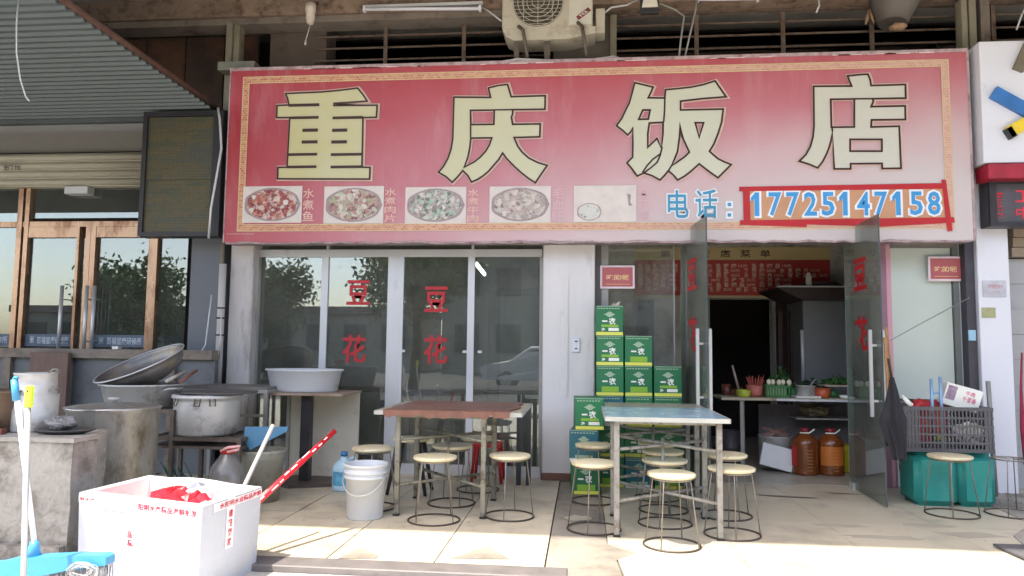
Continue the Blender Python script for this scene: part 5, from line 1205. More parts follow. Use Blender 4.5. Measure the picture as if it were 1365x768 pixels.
for r_ in range(rows):
    z = mzh-.075-(mzh-mz0-.09)*r_/rows; a = mx0+.05
    while a < mx1-.5:
        for ch in random.choice([n_ for n_ in names if len(n_) < 5])+'|': 
            if ch == '|':
                write(mb, random.choice(('12元', '15元', '28元', '35元')), a-.01, a+.105, z-.022, z+.018, yb2-.0315, .02); a += .155
            else: write(mb, ch, a, a+.062, z-.032, z+.03, yb2-.0315, .03); a += .098
mb.build('dish_names', m_mline, p, kind='stuff')
# second, smaller list on the left wall behind the fixed glass
# dark interior window and fridge
m_fr = M('fridge_grey', (128, 130, 132), .4, metal=.3, var=.06, scale=2)
xf0, xf1, yf = X(1071, 8.9, 450), X(1150, 8.9, 450), 8.9
p = thing('fridge', 'tall dark grey cabinet standing behind the kitchen counter', 'fridge', ((xf0+xf1)/2, 9.2, 0))
B((xf0, yf, 0), (xf1+.5, 9.6, Z(1090, 392, yf)), bev=.01).build('body', m_fr, p)
MB().cyl((xf0-.02, yf-.03, .9), (xf0-.02, yf-.03, Z(1070, 440, yf)), .025, n=8).build('handle', m_alu, p)
p = thing('extractor_hood', 'dark extractor hood shelf above the grey cabinet', 'hood', ((xf0+xf1)/2, 9.0, 2.0))
z1 = Z(1090, 381, 8.7); x0 = X(1035, 8.7, 382)
mb = MB(); mb.prism([(x0, z1-.02), (x0+.06, z1), (xf1+.7, z1), (xf1+.7, z1-.16), (X(1068, 8.7, 395), z1-.16)], .9, 'y', 8.7); mb.build('hood', M('hood_dark', (66, 56, 54), .5, metal=.3), p)
B((x0, 8.68, z1-.018), (xf1+.7, 8.699, z1-.002)).build('front_edge', m_alu, p)
tag(MB().lathe([(0, 0), (.035, 0), (.035, .12), (.02, .14), (.02, .16), (0, .16)], c=(X(1078, 8.8, 375), 8.8, z1+.001), n=14).build('jar', M('white_jar', (206, 206, 200), .4)), 'small white jar standing on the extractor hood', 'jar')
mb = MB(); mb.lathe([(0, 0), (.2, .0), (.26, .03), (.2, .07), (0, .09)], c=(X(1092, 9.1, 372), 9.1, z1+.001), n=20); tag(mb.build('dust_cover', M('purple_grey', (96, 70, 74), .7)), 'dusty bundle lying on top of the extractor hood', 'bundle')
B((dx1+.05, yb-.006, 0), (dx1+.55, yb-.001, 1.9)).build('dark_wall_sheet', M('dark_brown_wall', (62, 40, 36), .7, var=.2), bld)  # thin dark brown sheet against the back wall beside the doorway
for px in (1036, 1052): 
    B((X(px, 9.4), 9.35, 0), (X(px+6, 9.4), 9.4, 1.75)).build('plank', M('dark_plank', (70, 50, 46), .6, metal=.1), bld)
tag(B((X(850, 9.6), 9.6, 1.0), (X(872, 9.6), 9.66, Z(860, 400, 9.6))).build('dark_window', M('night_blue', (46, 52, 62), .3)), 'dark shuttered hatch in the back wall seen through the fixed glass', 'hatch')
mb = MB(); mb.lathe([(0, 0), (.07, 0), (.09, .06), (.06, .12), (0, .14)], c=(X(1012, 10.2, 405), 10.2, 1.95), n=14); tag(mb.build('hanging_lamp', M('lamp_grey', (150, 150, 150), .5)), 'unlit grey lamp hanging in the dark kitchen doorway', 'lamp')
MB().cyl((X(1012, 10.2, 405), 10.2, 2.09), (X(1012, 10.2, 405), 10.2, 2.75), .004, n=5).build('cord', MATS['black_plastic'], bld)
# counter
yc0, yc1, hc = 7.95, 8.5, Z(1050, 531, 7.95)
xc0, xc1 = X(962, 7.95, 530), X(1185, 7.95, 530)
p = thing('counter_table', 'long kitchen counter table with a thin worn top inside the open doors', 'table', ((xc0+xc1)/2, 8.2, 0))
B((xc0, yc0, hc-.03), (xc1, yc1, hc), bev=.004).build('tabletop', m_btop, p)
B((X(1035, yc0, 531), yc0-.012, hc-.028), (xc1, yc0-.0015, hc-.006)).build('edge_strip', m_alu, p)
for x, y in ((X(990, yc0, 560), yc0+.05), (X(1004, yc0, 560), yc1-.05), (xc1-.1, yc0+.05), (xc1-.1, yc1-.05)): B((x-.016, y-.016, 0), (x+.016, y+.016, hc-.031)).build('leg', m_alud, p)
B((X(1010, 8.55), 8.55, 0), (xc1, 8.58, .66)).build('back_board', M('grey_board', (106, 102, 104), .7), p)
B((X(1100, 8.1), 8.15, hc+.12), (xc1, 8.5, hc+.135)).build('raised_shelf', m_btop, p)
for x in (X(1105, 8.2), xc1-.1): B((x, 8.3, hc+.001), (x+.02, 8.32, hc+.119)).build('shelf_leg', m_alud, p)
def pot(name, label, cat, px, y, z, r, h, mat, prof=None, extra=None):
    c = (X(px, y, 520), y, z); o = MB(); o.lathe(prof or [(0, 0), (r*.8, 0), (r*.9, h*.2), (r, h), (r*.93, h), (r*.85, h*.25), (0, h*.15)], c=c, n=22)
    return tag(o.build(name, mat), label, cat), c
hc2 = hc+.001
m_grb = M('green_basket', (54, 118, 66), .5, var=.15); m_or = M('orange_bowl', (178, 84, 52), .4); m_lime = M('yellow_green_bowl', (170, 180, 60), .4)
pot('bowl', 'yellow green bowl at the left end of the kitchen counter', 'bowl', 991, 8.05, hc2, .075, .075, m_lime)
_, c = pot('bowl', 'pinkish red bowl full of chopsticks on the kitchen counter', 'bowl', 1006, 8.2, hc2, .09, .12, M('pink_bowl', (196, 110, 100), .5))
mb = MB(); random.seed(14)
for k in range(26): a = random.uniform(0, 6.28); r = random.uniform(.01, .07); mb.tube([(c[0]+math.cos(a)*r*.6, c[1]+math.sin(a)*r*.6, hc2+.03), (c[0]+math.cos(a)*(r+.05), c[1]+math.sin(a)*(r+.03), hc2+.17+random.uniform(0, .06))], .004, 4)
tag(mb.build('chopsticks', M('red_chopsticks', (190, 96, 84), .5, var=.3, scale=30)), 'bunch of reddish chopsticks standing in the pinkish bowl on the counter', 'chopsticks')
mb = MB(); mb.tube([W(985, 520, y=8.25), W(976, 487, y=8.28)], .013, 6); tag(mb.build('spatula', M('pale_spatula', (176, 160, 150), .5)), 'pale spatula handle sticking up left of the chopstick bowl', 'spatula')
xb0, xb1 = X(1022, 8.05, 520), X(1052, 8.05, 520); hb = .125
p = thing('basket', 'green slatted plastic basket of eggs on the kitchen counter', 'basket', ((xb0+xb1)/2, 8.15, hc2))
B((xb0, 8.05, hc2), (xb1, 8.27, hc2+.02)).build('base', m_grb, p); B((xb0-.01, 8.04, hc2+hb-.018), (xb1+.01, 8.28, hc2+hb)).build('rim', m_grb, p)
for k in range(9): x = xb0+(xb1-xb0)*k/8; B((x-.006, 8.045, hc2+.0205), (x+.006, 8.055, hc2+hb-.019)).build('slat', m_grb, p)
B((xb0+.02, 8.07, hc2+.021), (xb1-.02, 8.25, hc2+hb-.02)).build('lining', M('pale_green', (150, 176, 140), .6, var=.3, scale=30), p)
m_egg = M('egg_shell', (226, 218, 196), .5, var=.04)
for k in range(5):
    mb = MB(); cx = xb0+.035+k*.052; mb.lathe([(.026*math.sin(t_), -.033*math.cos(t_)) for t_ in [math.pi*i/8 for i in range(9)]], c=(cx, 8.1+.04*(k % 2), hc2+hb+.03), n=12); tag(mb.build('egg', m_egg), 'white egg on top of the green basket on the counter, '+('leftmost', 'second from the left', 'middle one', 'second from the right', 'rightmost')[k], 'egg', 'eggs on the green basket')
_, c = pot('bowl', 'shallow dark green bowl between the egg basket and the steel pot', 'bowl', 1056, 8.25, hc2, .06, .09, m_grb)
_, c = pot('steel_pot', 'small steel pot on a white tray on the kitchen counter', 'pot', 1074, 8.12, hc2+.02, .095, .1, m_al, prof=[(0, 0), (.085, 0), (.095, .01), (.095, .1), (.102, .1), (.1, .106), (.088, .1), (.085, .03), (0, .03)])
mb = MB(); mb.tube([(c[0]+.03, c[1], c[2]+.08), (c[0]+.10, c[1], c[2]+.17)], .005, 5); tag(mb.build('spoon', m_steel), 'steel spoon sticking out of the small steel pot', 'spoon')
tag(B((c[0]-.13, 8.0, hc2), (c[0]+.12, 8.26, hc2+.019), bev=.003).build('tray', m_cw), 'white tray under the small steel pot on the counter', 'tray')
pot('bowl', 'orange bowl right of the small steel pot on the counter', 'bowl', 1096, 8.12, hc2, .085, .1, m_or)
mb = MB(); c = (X(1117, 8.25), 8.3, hc+.137); 
random.seed(17)
def leafheap(c, rx, ry, rz, n, s): 
    mb = MB()
    for k in range(n):
        a = random.uniform(0, 6.28); q = math.sqrt(random.random()); P_ = Vector((c[0]+math.cos(a)*rx*q, c[1]+math.sin(a)*ry*q, c[2]+rz*(1-q)*random.random()+.006)); d = Vector((random.uniform(-1, 1), random.uniform(-1, 1), random.uniform(.0, .8))).normalized()*s; e = Vector((random.uniform(-1, 1), random.uniform(-1, 1), random.uniform(0, .5))).normalized()*s*.5
        mb.add([P_, P_+d*.5+e, P_+d, P_+d*.5-e*.5], [(0, 1, 2, 3)])
    return mb
tag(leafheap(c, .16, .1, .12, 160, .06).build('vegetables', M('leaf_green', (66, 112, 56), .5, var=.3, scale=20), kind='stuff'), 'heap of green leaf vegetables on the raised shelf of the counter', 'vegetables')
c = (X(983, 8.3), 8.35, hc2); tag(leafheap(c, .12, .08, .08, 80, .05).build('vegetables', M('red_green_veg', (140, 92, 66), .5, var=.4, scale=20), kind='stuff'), 'small heap of reddish chopped vegetables at the left end of the counter', 'vegetables')
mb = MB(); c = (X(1128, 8.05, 520), 8.06, hc2); mb.lathe([(0, 0), (.05, 0), (.075, .035), (.07, .035), (0, .015)], c=c, n=16); tag(mb.build('dish', m_cw), 'small white dish near the right end of the counter', 'dish')
for k, (px, r, h, mt_, lab) in enumerate(((1110, .06, .07, m_grb, 'small dark green bowl beside the orange bowl on the counter'), (1141, .07, .06, m_cw, 'white bowl at the right end of the counter behind the glass door'), (1150, .05, .13, M('jar_brown', (120, 84, 60), .3), 'brown jar at the right end of the counter behind the glass door'), (968, .05, .12, M('sauce_jar', (110, 60, 50), .3), 'dark sauce jar at the left end of the counter'))):
    pot('bowl' if h < .1 else 'jar', lab, 'bowl' if h < .1 else 'jar', px, 8.3, hc2, r, h, mt_)
c = (X(1040, 8.4), 8.42, hc2); tag(leafheap(c, .24, .07, .34, 300, .06).build('vegetables', MATS['leaf_green'], kind='stuff'), 'heap of green leaves behind the egg basket on the counter', 'vegetables')
c = (X(1085, 8.4), 8.42, hc2); tag(leafheap(c, .22, .07, .26, 220, .06).build('vegetables', M('dark_leaf', (48, 84, 48), .5, var=.3, scale=20), kind='stuff'), 'darker heap of leaves behind the small steel pot on the counter', 'vegetables')
# below the counter
c = (X(1033, 8.3, 600), 8.28, 0); p = thing('steel_pot', 'dull steel pot on the floor below the kitchen counter, heaped with utensils', 'pot', c)
mb = MB(); mb.lathe([(0, 0), (.15, 0), (.165, .02), (.175, .34), (.18, .35), (.165, .34), (0, .3)], c=c, n=28); mb.build('body', m_al, p)
mb = MB(); random.seed(19)
for k in range(14): a = random.uniform(0, 3.14); mb.tube([(c[0]-math.cos(a)*.15, c[1]-math.sin(a)*.12, .345+random.uniform(0, .02)), (c[0]+math.cos(a)*.14, c[1]+math.sin(a)*.1, .38+random.uniform(0, .07))], .006, 4)
mb.build('utensils', M('pinkish_sticks', (156, 120, 110), .6), p)
mt = Matrix.Translation((X(1035, 8.0, 605), 7.98, .155)) @ Euler((R(-12), R(14), 0)).to_matrix().to_4x4()
tag(MB().box((-.165, -.02, -.115), (.165, .02, .115), mat=mt, bev=.003).build('carton_sheet', M('white_card', (214, 216, 220), .6, var=.04)), 'tilted white cardboard box leaning on the steel pot below the counter', 'box')
m_oil = M('amber_oil', (150, 84, 44), .1, var=.15, spec=.6, trans=.45); m_or2 = M('orange_label', (186, 106, 44), .4, var=.1); m_ocap = M('dark_red_cap', (128, 34, 40), .4)
def oil(px, y, label, orange):
    c = (X(px, y, 600), y, 0); p = thing('oil_bottle', label, 'bottle', c, 'big oil bottles under the counter')
    H_ = .44; RS = 1.12; prof = [(0, .0), (.125, 0), (.133, .012)]
    for k in range(9): z = .03+k*.028; prof += [(.133, z), (.127, z+.014)]
    prof += [(.133, .30), (.125, .34), (.085, .39), (.045, .41), (.04, .43)]
    mb = MB(); mb.lathe(prof, c=c, n=26); mb.build('body', m_oil, p)
    mb = MB(); mb.cyl((c[0], c[1], .425), (c[0], c[1], .465), .05, .046, 14); mb.build('cap', m_ocap, p)
    mb = MB(); mb.tube([(c[0]-.06, c[1]-.04, .42), (c[0]+.03, c[1]-.06, .42), (c[0]+.08, c[1]-.06, .46)], .008, 5); mb.build('handle', m_cw, p)
    mb = MB(); vs = []; a0, a1 = ((-150, -40) if orange else (-178, -140)); mtl = m_or2 if orange else m_red
    for i in range(13): a = R(a0+(a1-a0)*i/12); vs += [(c[0]+math.cos(a)*.1345, c[1]+math.sin(a)*.1345, .10 if orange else .09), (c[0]+math.cos(a)*.1345, c[1]+math.sin(a)*.1345, .29)]
    mb.add(vs, [(2*i, 2*i+2, 2*i+3, 2*i+1) for i in range(12)], True); mb.build('label', mtl, p)
    mb = MB()
    for k in range(7): z = .05+k*.033; mb.add([(c[0]+.0+dx_, c[1]-.1355, z+dz_) for dx_, dz_ in ((-.02, 0), (.035, 0), (.035, .004), (-.02, .004))], [(0, 1, 2, 3)])
    mb.build('scale_marks', M('pale_marks', (206, 150, 110), .5), p)
oil(1073, 7.95, 'big amber oil bottle with a small red label below the counter', False); oil(1107, 7.97, 'big amber oil bottle with an orange label below the counter', True)
tag(B((X(1121, 8.15, 600), 8.1, 0), (X(1140, 8.15, 600), 8.4, .27), bev=.01).build('yellow_bucket', M('yellow_plastic', (196, 186, 44), .4)), 'yellow plastic container on the floor right of the oil bottles', 'container')
tag(crumple((X(1085, 8.3), 8.33, .62), .14, 77, .5).build('sack', M('olive_sack', (112, 104, 80), .8, var=.4, scale=8)), 'crumpled olive sack stuffed under the kitchen counter top', 'sack')
B((X(1060, 8.2), 8.2, .53), (xc1, 8.5, .545)).build('under_shelf', m_alud, [o for o in col.objects if o.get('label', '').startswith('long kitchen counter')][0])
c = (X(975, 8.1, 590), 8.2, 0); mb = MB(); mb.lathe([(0, 0), (.11, 0), (.115, .2), (.118, .21), (.118, .24), (.105, .25), (.105, .4), (0, .41)], c=c, n=20); tag(mb.build('canister', MATS['black_plastic'] if False else M('canister_dark', (70, 66, 72), .5, metal=.2)), 'dark canister on the floor at the left end of the kitchen counter', 'canister')
# pale partition door and dining things behind the left windows
p = thing('partition_door', 'grey inner door with a pale frame behind the rightmost left window', 'door', (-.5, 7.8, 0))
xa1, xb1_ = X(672, 7.8, 450), X(728, 7.8, 450); zt3 = Z(690, 389, 7.8)
B((xa1, 7.8, 0), (xb1_, 7.84, zt3-.03)).build('leaf', M('door_grey', (206, 212, 210), .5, var=.04), p)
B((xa1-.04, 7.78, 0), (xa1-.001, 7.86, zt3)).build('frame', m_rwhite, p); B((xa1, 7.78, zt3-.029), (xb1_, 7.86, zt3)).build('frame', m_rwhite, p)
B((xa1-.18, 7.82, 0), (xa1-.045, 7.86, zt3+.01)).build('frame', m_alud, p)
a = W(640, 361, y=9.0)
p = thing('tube_lamp', 'short lit fluorescent tube on the ceiling behind the rightmost left window', 'lamp', (a.x, 8.5, 2.2))
a = W(634, 351, y=8.2); b_ = W(646, 366, y=8.75); MB().cyl(a, b_, .02, n=8).build('tube', emit_mat('tube_light', (235, 240, 255), 4), p)
MB().cyl(a+Vector((0, 0, .035)), b_+Vector((0, 0, .035)), .025, n=4).build('housing', m_alu, p); MB().cyl(a.lerp(b_, .5)+Vector((0, 0, .04)), a.lerp(b_, .5)+Vector((0, 0, .6)), .004, n=4).build('cord', m_alu, p)
# tables inside the left room
for k, (px, y) in enumerate(((600, 8.4), (480, 8.8))):
    x = X(px, y, 560); p = thing('dining_table', ('dark dining table inside behind the third left window', 'dark dining table inside behind the second left window')[k], 'table', (x, y, 0))
    B((x-.45, y-.3, .72), (x+.45, y+.3, .75), bev=.004).build('tabletop', M('dark_top', (96, 74, 62), .4), p)
    for sx in (-1, 1):
        for sy in (-1, 1): B((x+sx*.4-.02, y+sy*.25-.02, 0), (x+sx*.4+.02, y+sy*.25+.02, .719)).build('leg', m_std, p)

# ================================================================ right: jerry cans, crate, sticks, umbrella
m_jc = M('jerry_green', (34, 140, 132), .38, var=.08, scale=4, bump=.04, dirt=(70, 150, 140), dscale=4)
def jerry(x0, x1, y0, y1, h, label):
    p = thing('jerry_can', label, 'jerry can', ((x0+x1)/2, (y0+y1)/2, 0), 'green jerry cans')
    bm = bmesh.new(); bmesh.ops.create_cube(bm, size=1)
    for v in bm.verts: v.co = Vector(((x0+x1)/2+v.co.x*(x1-x0), (y0+y1)/2+v.co.y*(y1-y0), h/2+v.co.z*h))
    bmesh.ops.bevel(bm, geom=bm.edges[:], offset=.035, segments=3, affect='EDGES'); bm.verts.index_update()
    mb = MB(); mb.add([v.co[:] for v in bm.verts], [[v.index for v in f.verts] for f in bm.faces], True); bm.free(); mb.build('body', m_jc, p)
    e = .045; B((x0+e, y0-.006, .05), (x1-e, y0+.001, h-.06), bev=.004).build('front_rib', m_jc, p)
    B((x0-.004, y0+.05, .05), (x0+.001, y1-.05, h-.06)).build('side_rib', m_jc, p)
    MB().cyl(((x0+x1)/2, y0+.08, h-.002), ((x0+x1)/2, y0+.08, h+.012), .03, n=12).build('cap', m_jc, p)
yj = 6.44; xj0, xj1, xj2, xj3 = X(1222, yj, 640), X(1278, yj, 640), X(1281, yj, 640), X(1330, yj, 640); hj = Z(1270, 602, yj)-.014
jerry(xj0, xj1, yj, yj+.36, hj, 'left one of the two green jerry cans, behind the right hand stool'); jerry(xj2, xj3, yj+.01, yj+.37, hj, 'right one of the two green jerry cans under the black crate')
m_cr = M('crate_plastic', (78, 78, 82), .5, var=.12, scale=5, bump=.05, dirt=(120, 116, 112), dscale=5, damt=(.6, .8))
cx0, cx1 = X(1206, 6.36, 570), X(1327, 6.36, 570); cy0, cy1 = 6.38, 6.84; cz0 = hj+.013; cz1 = Z(1270, 543, 6.36)
p = thing('crate', 'black slatted plastic crate on top of the two green jerry cans', 'crate', ((cx0+cx1)/2, (cy0+cy1)/2, cz0))
B((cx0+.02, cy0+.02, cz0), (cx1-.02, cy1-.02, cz0+.015)).build('base', m_cr, p)
nr = 6
for k in range(nr):
    z = cz0+(cz1-cz0-.03)*k/(nr-1); hgt = .03 if k in (0, nr-1) else .016
    for a, b_ in (((cx0, cy0, z), (cx1, cy0+.014, z+hgt)), ((cx0, cy1-.014, z), (cx1, cy1, z+hgt)), ((cx0, cy0+.0145, z), (cx0+.014, cy1-.0145, z+hgt)), ((cx1-.014, cy0+.0145, z), (cx1, cy1-.0145, z+hgt))): B(a, b_).build('rail', m_cr, p)
nsl = 24
for y in (cy0+.002, cy1-.010):
    for k in range(nsl+1):
        x = cx0+.006+(cx1-cx0-.02)*k/nsl; solid = k < 4 or k in (10, 22, 23)
        if solid or k % 1 == 0: B((x, y, cz0+.0185), (x+(.024 if solid else .011), y+.008, cz1-.0185)).build('slat', m_cr, p)
for x in (cx0+.002, cx1-.010):
    for k in range(16): y = cy0+.02+(cy1-cy0-.05)*k/15; B((x, y, cz0+.0185), (x+.008, y+.014, cz1-.0185)).build('slat', m_cr, p)
# things in the crate
mt = Matrix.Translation((X(1285, 6.55, 530), 6.6, Z(1285, 527, 6.55))) @ Euler((R(8), R(15.5), 0)).to_matrix().to_4x4(); w_ = (X(1308, 6.55)-X(1259, 6.55))
p = thing('cardboard_box', 'white printed cardboard box sticking up tilted out of the black crate', 'box', tuple(mt.translation))
MB().box((-w_*.5, -.04, -.11), (w_*.5, .05, .075), mat=mt, bev=.003).build('box', m_cw, p)
mb = MB(); o_ = mt @ Vector((0, -.0415, 0)); ux = mt.to_3x3() @ Vector((1, 0, 0)); uz = mt.to_3x3() @ Vector((0, 0, 1))
write(mb, '千里香', -w_*.0, w_*.38, -.045, .0, 0, .02, o=o_, ux=ux, uz=uz); write(mb, '牛肉', w_*.05, w_*.3, .01, .05, 0, .02, o=o_, ux=ux, uz=uz); mb.build('printed_characters', M('pink_print', (206, 96, 130), .5), p, kind='stuff')
MB().box((-w_*.45, -.0412, -.06), (-w_*.2, -.0405, .06), mat=mt).build('printed_picture', M('grey_print', (150, 130, 150), .5, var=.5, scale=25), p)
p = thing('tube_rack', 'small light blue tubular frame standing in the black crate', 'frame', (X(1246, 6.55), 6.55, cz0+.1))
for px in (1240, 1252): MB().cyl((X(px, 6.52), 6.52, cz0+.05), W(px+1, 505 if px == 1240 else 502, y=6.5), .013, n=8).build('upright', M('light_blue_tube', (120, 156, 190), .4, metal=.2), p)
MB().cyl(W(1240, 524, y=6.51), W(1253, 524, y=6.51), .009, n=6).build('rung', MATS['light_blue_tube'], p)
tag(MB().tube([W(1213, 548, y=6.6), W(1226, 538, y=6.6), W(1242, 544, y=6.58)], [.02, .05, .03], 6).build('bag', m_red), 'red bag lying in the left part of the black crate', 'bag')
tag(B((X(1214, 6.7), 6.68, cz0+.05), (X(1256, 6.7), 6.73, Z(1230, 533, 6.7))).build('tray', M('dull_red', (170, 62, 62), .5)), 'dull red tray standing at the back of the black crate', 'tray')
mb = MB(); a = W(1202, 527, y=6.42); b_ = W(1214, 541, y=6.42); mb.tube([a, b_], [.012, .028], 5); tag(mb.build('packet', m_cw), 'white packet poking out at the left corner of the black crate', 'packet')
tag(crumple((X(1290, 6.55), 6.58, cz0+.13), .11, 51, .8).build('white_bag', m_cw), 'crumpled white bag showing through the slats at the right of the black crate', 'bag')
tag(crumple((X(1248, 6.5), 6.5, cz0+.09), .05, 52, .8).build('lime_bottle', m_lime), 'small lime coloured bundle showing through the slats of the black crate', 'bundle')
mb = MB(); mb.tube([(X(1319, 6.95), 6.95, 0), (X(1320, 6.9, 520), 6.93, Z(1320, 508, 6.93))], .02, 4); tag(mb.build('rod', m_alud), 'grey green rod standing against the white pillar behind the black crate', 'rod')
# bamboo sticks and folded umbrella by the right door
m_bam = M('bamboo', (146, 110, 74), .5, var=.2, scale=8, dirt=(112, 80, 52), dscale=10)
yk = 6.62
for k, (a, b_, r, lab) in enumerate((((1187, 566, 6.22), (1180, 450, 6.20), .018, 'thick bamboo stick leaning by the right glass door, the left one'), ((1194, 556, 6.25), (1181, 436, 6.24), .013, 'thin bamboo stick leaning by the right glass door, the right one'))):
    A = W(a[0], a[1], y=a[2]); D = W(b_[0], b_[1], y=b_[2]); d = (A-D); A2 = A
    mb = MB(); n = 9; pts = [D.lerp(A2, i/n) for i in range(n+1)]; mb.tube(pts, [r*random.uniform(.85, 1.12) for _ in pts], 7); tag(mb.build('bamboo_stick', m_bam), lab, 'stick')
hx, hy = W(1190, 500, y=6.18).x, 6.18
p = thing('umbrella', 'furled black umbrella hanging beside the right glass door next to the bamboo sticks', 'umbrella', (hx, hy, Z(1190, 628, hy)))
mb = MB(); n = 20; vs = []; rows = [(503, 1189, .012), (520, 1190, .03), (545, 1190, .055), (560, 1190, .085), (580, 1193, .075), (600, 1198, .055), (612, 1199, .05), (613, 1199, .01)]
for py, px, r in rows:
    c = W(px, py, y=hy)
    for k in range(n):
        a = 2*math.pi*k/n; q = r*(1+.28*math.sin(k*2.5+py*.02)); sag = 0 if r < .05 else .01*math.sin(k*1.7); vs.append((c.x+math.cos(a)*q, c.y+math.sin(a)*q*.7, c.z+sag))
mb.add(vs, [(i*n+k, i*n+(k+1) % n, (i+1)*n+(k+1) % n, (i+1)*n+k) for i in range(len(rows)-1) for k in range(n)], False); mb.build('canopy', M('umbrella_cloth', (30, 30, 36), .8, var=.15), p)
MB().cyl(W(1199, 611, y=hy), W(1200, 627, y=hy), .008, n=6).build('tip', MATS['black_plastic'], p)
MB().cyl(W(1189, 506, y=hy), W(1184, 478, y=hy), .009, n=6).build('shaft', MATS['black_plastic'], p)
# string from the door to the right post
mb = MB(); mb.tube([W(1183, 456, y=6.5), W(1230, 430, y=6.9), W(1292, 397, y=7.14)], .005, 5); tag(mb.build('string', m_alud), 'grey string stretched from the right glass door up to the dark post', 'string')
p = thing('debris', 'loose crumbs and rubble on the floor by the foot of the white pillar', 'rubble', (3.6, 6.9, 0)); col.objects.unlink(p); bpy.data.objects.remove(p)
mb = MB(); random.seed(23)
for k in range(120):
    x, y, s = random.uniform(3.3, 4.6), random.uniform(6.6, 7.1), random.uniform(.005, .03); mb.box((x, y, .0068), (x+s, y+s*.8, .007+s*.5), rz=random.random()*3)
tag(mb.build('rubble', m_cst, kind='stuff'), 'loose crumbs and rubble on the floor by the foot of the white pillar', 'rubble')
mb = MB(); random.seed(29)
for k in range(90):
    x, y, s = random.uniform(-2.6, 3), random.uniform(4.6, 7.1), random.uniform(.003, .012); mb.box((x, y, .0035), (x+s, y+s*.7, .0045), rz=random.random()*3)
mb.build('litter_specks', M('dark_specks', (92, 82, 72), .9), kind='stuff')
mb = MB(); a = W(1010, 658, z=.004); mb.prism([(a.x-.02, a.y-.03), (a.x+.25, a.y-.06), (a.x+.48, a.y-.10), (a.x+.42, a.y-.14), (a.x+.15, a.y-.12), (a.x, a.y-.07)], .0015, base=.001); mb.build('floor_stain', M('damp_stain', (96, 92, 86), .4), kind='structure')
mb = MB(); random.seed(41)
for (px, py, rx, ry) in ((1120, 700, .22, .05), (1180, 716, .3, .06), (1240, 700, .2, .06), (1290, 712, .25, .08), (770, 690, .1, .1)):
    c = W(px, py, z=.004); mb.prism([(c.x+math.cos(a_)*rx*random.uniform(.6, 1.2), c.y+math.sin(a_)*ry*random.uniform(.6, 1.2)) for a_ in [2*math.pi*k/14 for k in range(14)]], .001, base=.0012)
mb.build('floor_stain', M('pale_grime', (168, 161, 147), .6, var=.08, dirt=(150, 144, 132)), kind='structure')
mb = MB(); a = W(1100, 656, z=.004); mb.prism([(a.x, a.y), (a.x+.2, a.y-.02), (a.x+.3, a.y-.06), (a.x+.05, a.y-.06)], .0015, base=.001); mb.build('floor_stain', MATS['damp_stain'], kind='structure')

# ================================================================ above the sign
m_ac = M('ac_cream', (186, 180, 164), .5, var=.06, scale=5, bump=.04, dirt=(140, 128, 110), dscale=5, damt=(.52, .75))
ya = 6.98
x0, x1 = X(669, ya, 40), X(790, ya, 40); z0 = Z(720, 50, ya); z1 = z0+.6
p = thing('air_conditioner', 'dirty cream air conditioner outdoor unit mounted above the middle of the red sign', 'air conditioner', ((x0+x1)/2, ya+.15, z0))
B((x0, ya, z0+.10), (x1, ya+.33, z1), bev=.012).build('case', m_ac, p)
mb = MB(); mb.prism([(x0+.004, z0+.099), (x1+.03, z0+.099), (x1+.03, z0+.03), (x1-.25, z0-.02), (x0+.12, z0-.02), (x0+.04, z0+.02)], .3, 'y', ya+.003); mb.build('base_pan', m_ac, p)
cx, cz = x0+(x1-x0)*.40, z0+.36
mb = MB(); mb.cyl((cx, ya-.001, cz), (cx, ya-.004, cz), .25, n=40); mb.build('fan_opening', M('fan_dark', (70, 66, 60), .7), p)
for r in (.06, .11, .155, .2, .245):
    mb = MB(); mb.ring((0, 0, 0), r, .004, 40, 5); mb.v = [(cx+v[0], ya-.012-v[2], cz+v[1]) for v in mb.v]; mb.build('grille_ring', m_ac, p)
for k in range(-6, 7):
    z = cz+k*.038; w2 = math.sqrt(max(0, .25**2-(k*.038)**2))
    if w2 > .03: B((cx-w2, ya-.020, z-.002), (cx+w2, ya-.0165, z+.002)).build('grille_bar', m_ac, p)
for k in (-2, 0, 2): B((cx+k*.07-.003, ya-.0245, cz-.24+abs(k)*.02), (cx+k*.07+.003, ya-.0205, cz+.24-abs(k)*.02)).build('grille_bar', m_ac, p)
B((x0+(x1-x0)*.74, ya-.004, z0+.12), (x1-.012, ya-.0005, z1-.02)).build('service_panel', M('ac_pale', (200, 198, 186), .5, var=.04), p)
mt = Matrix.Translation((x0+(x1-x0)*.90, 0, z0+.225)) @ Matrix.Rotation(R(-38), 4, 'Y')
MB().box((-.075, ya-.007, -.022), (.075, ya-.0045, .022), mat=mt).build('badge', M('badge_dark', (120, 50, 58), .5), p)
mb = MB(); o_ = mt @ Vector((0, ya-.0078, 0)); write(mb, 'TCL', -.05, .05, -.013, .013, 0, .03, o=(o_.x, o_.y, o_.z), ux=(mt.to_3x3() @ Vector((1, 0, 0))), uz=(mt.to_3x3() @ Vector((0, 0, 1)))); mb.build('badge_lettering', m_cw, p)
B((x1+.031, ya+.05, z0+.05), (x1+.12, ya+.25, z0+.3), bev=.005).build('valve_cover', m_ac, p)
for px, py0 in ((697, 35), (776, 30)):
    a = W(px, py0+5, y=ya-.03); b_ = W(px+6, 76, y=ya-.01); mb = MB(); mb.tube([W(px-6, py0, y=ya-.01), a, b_, (b_.x+.01, ya+.1, b_.z-.02)], .018, 6); mb.build('bracket', m_std, p)
B((x0+.12, ya+.02, sz1+.031), (x0+.17, ya+.06, z0-.021)).build('bracket_leg', m_std, p); B((X(725, ya, 70), ya+.04, sz1+.031), (X(733, ya, 70), ya+.08, z0-.021)).build('bracket_leg', m_std, p)
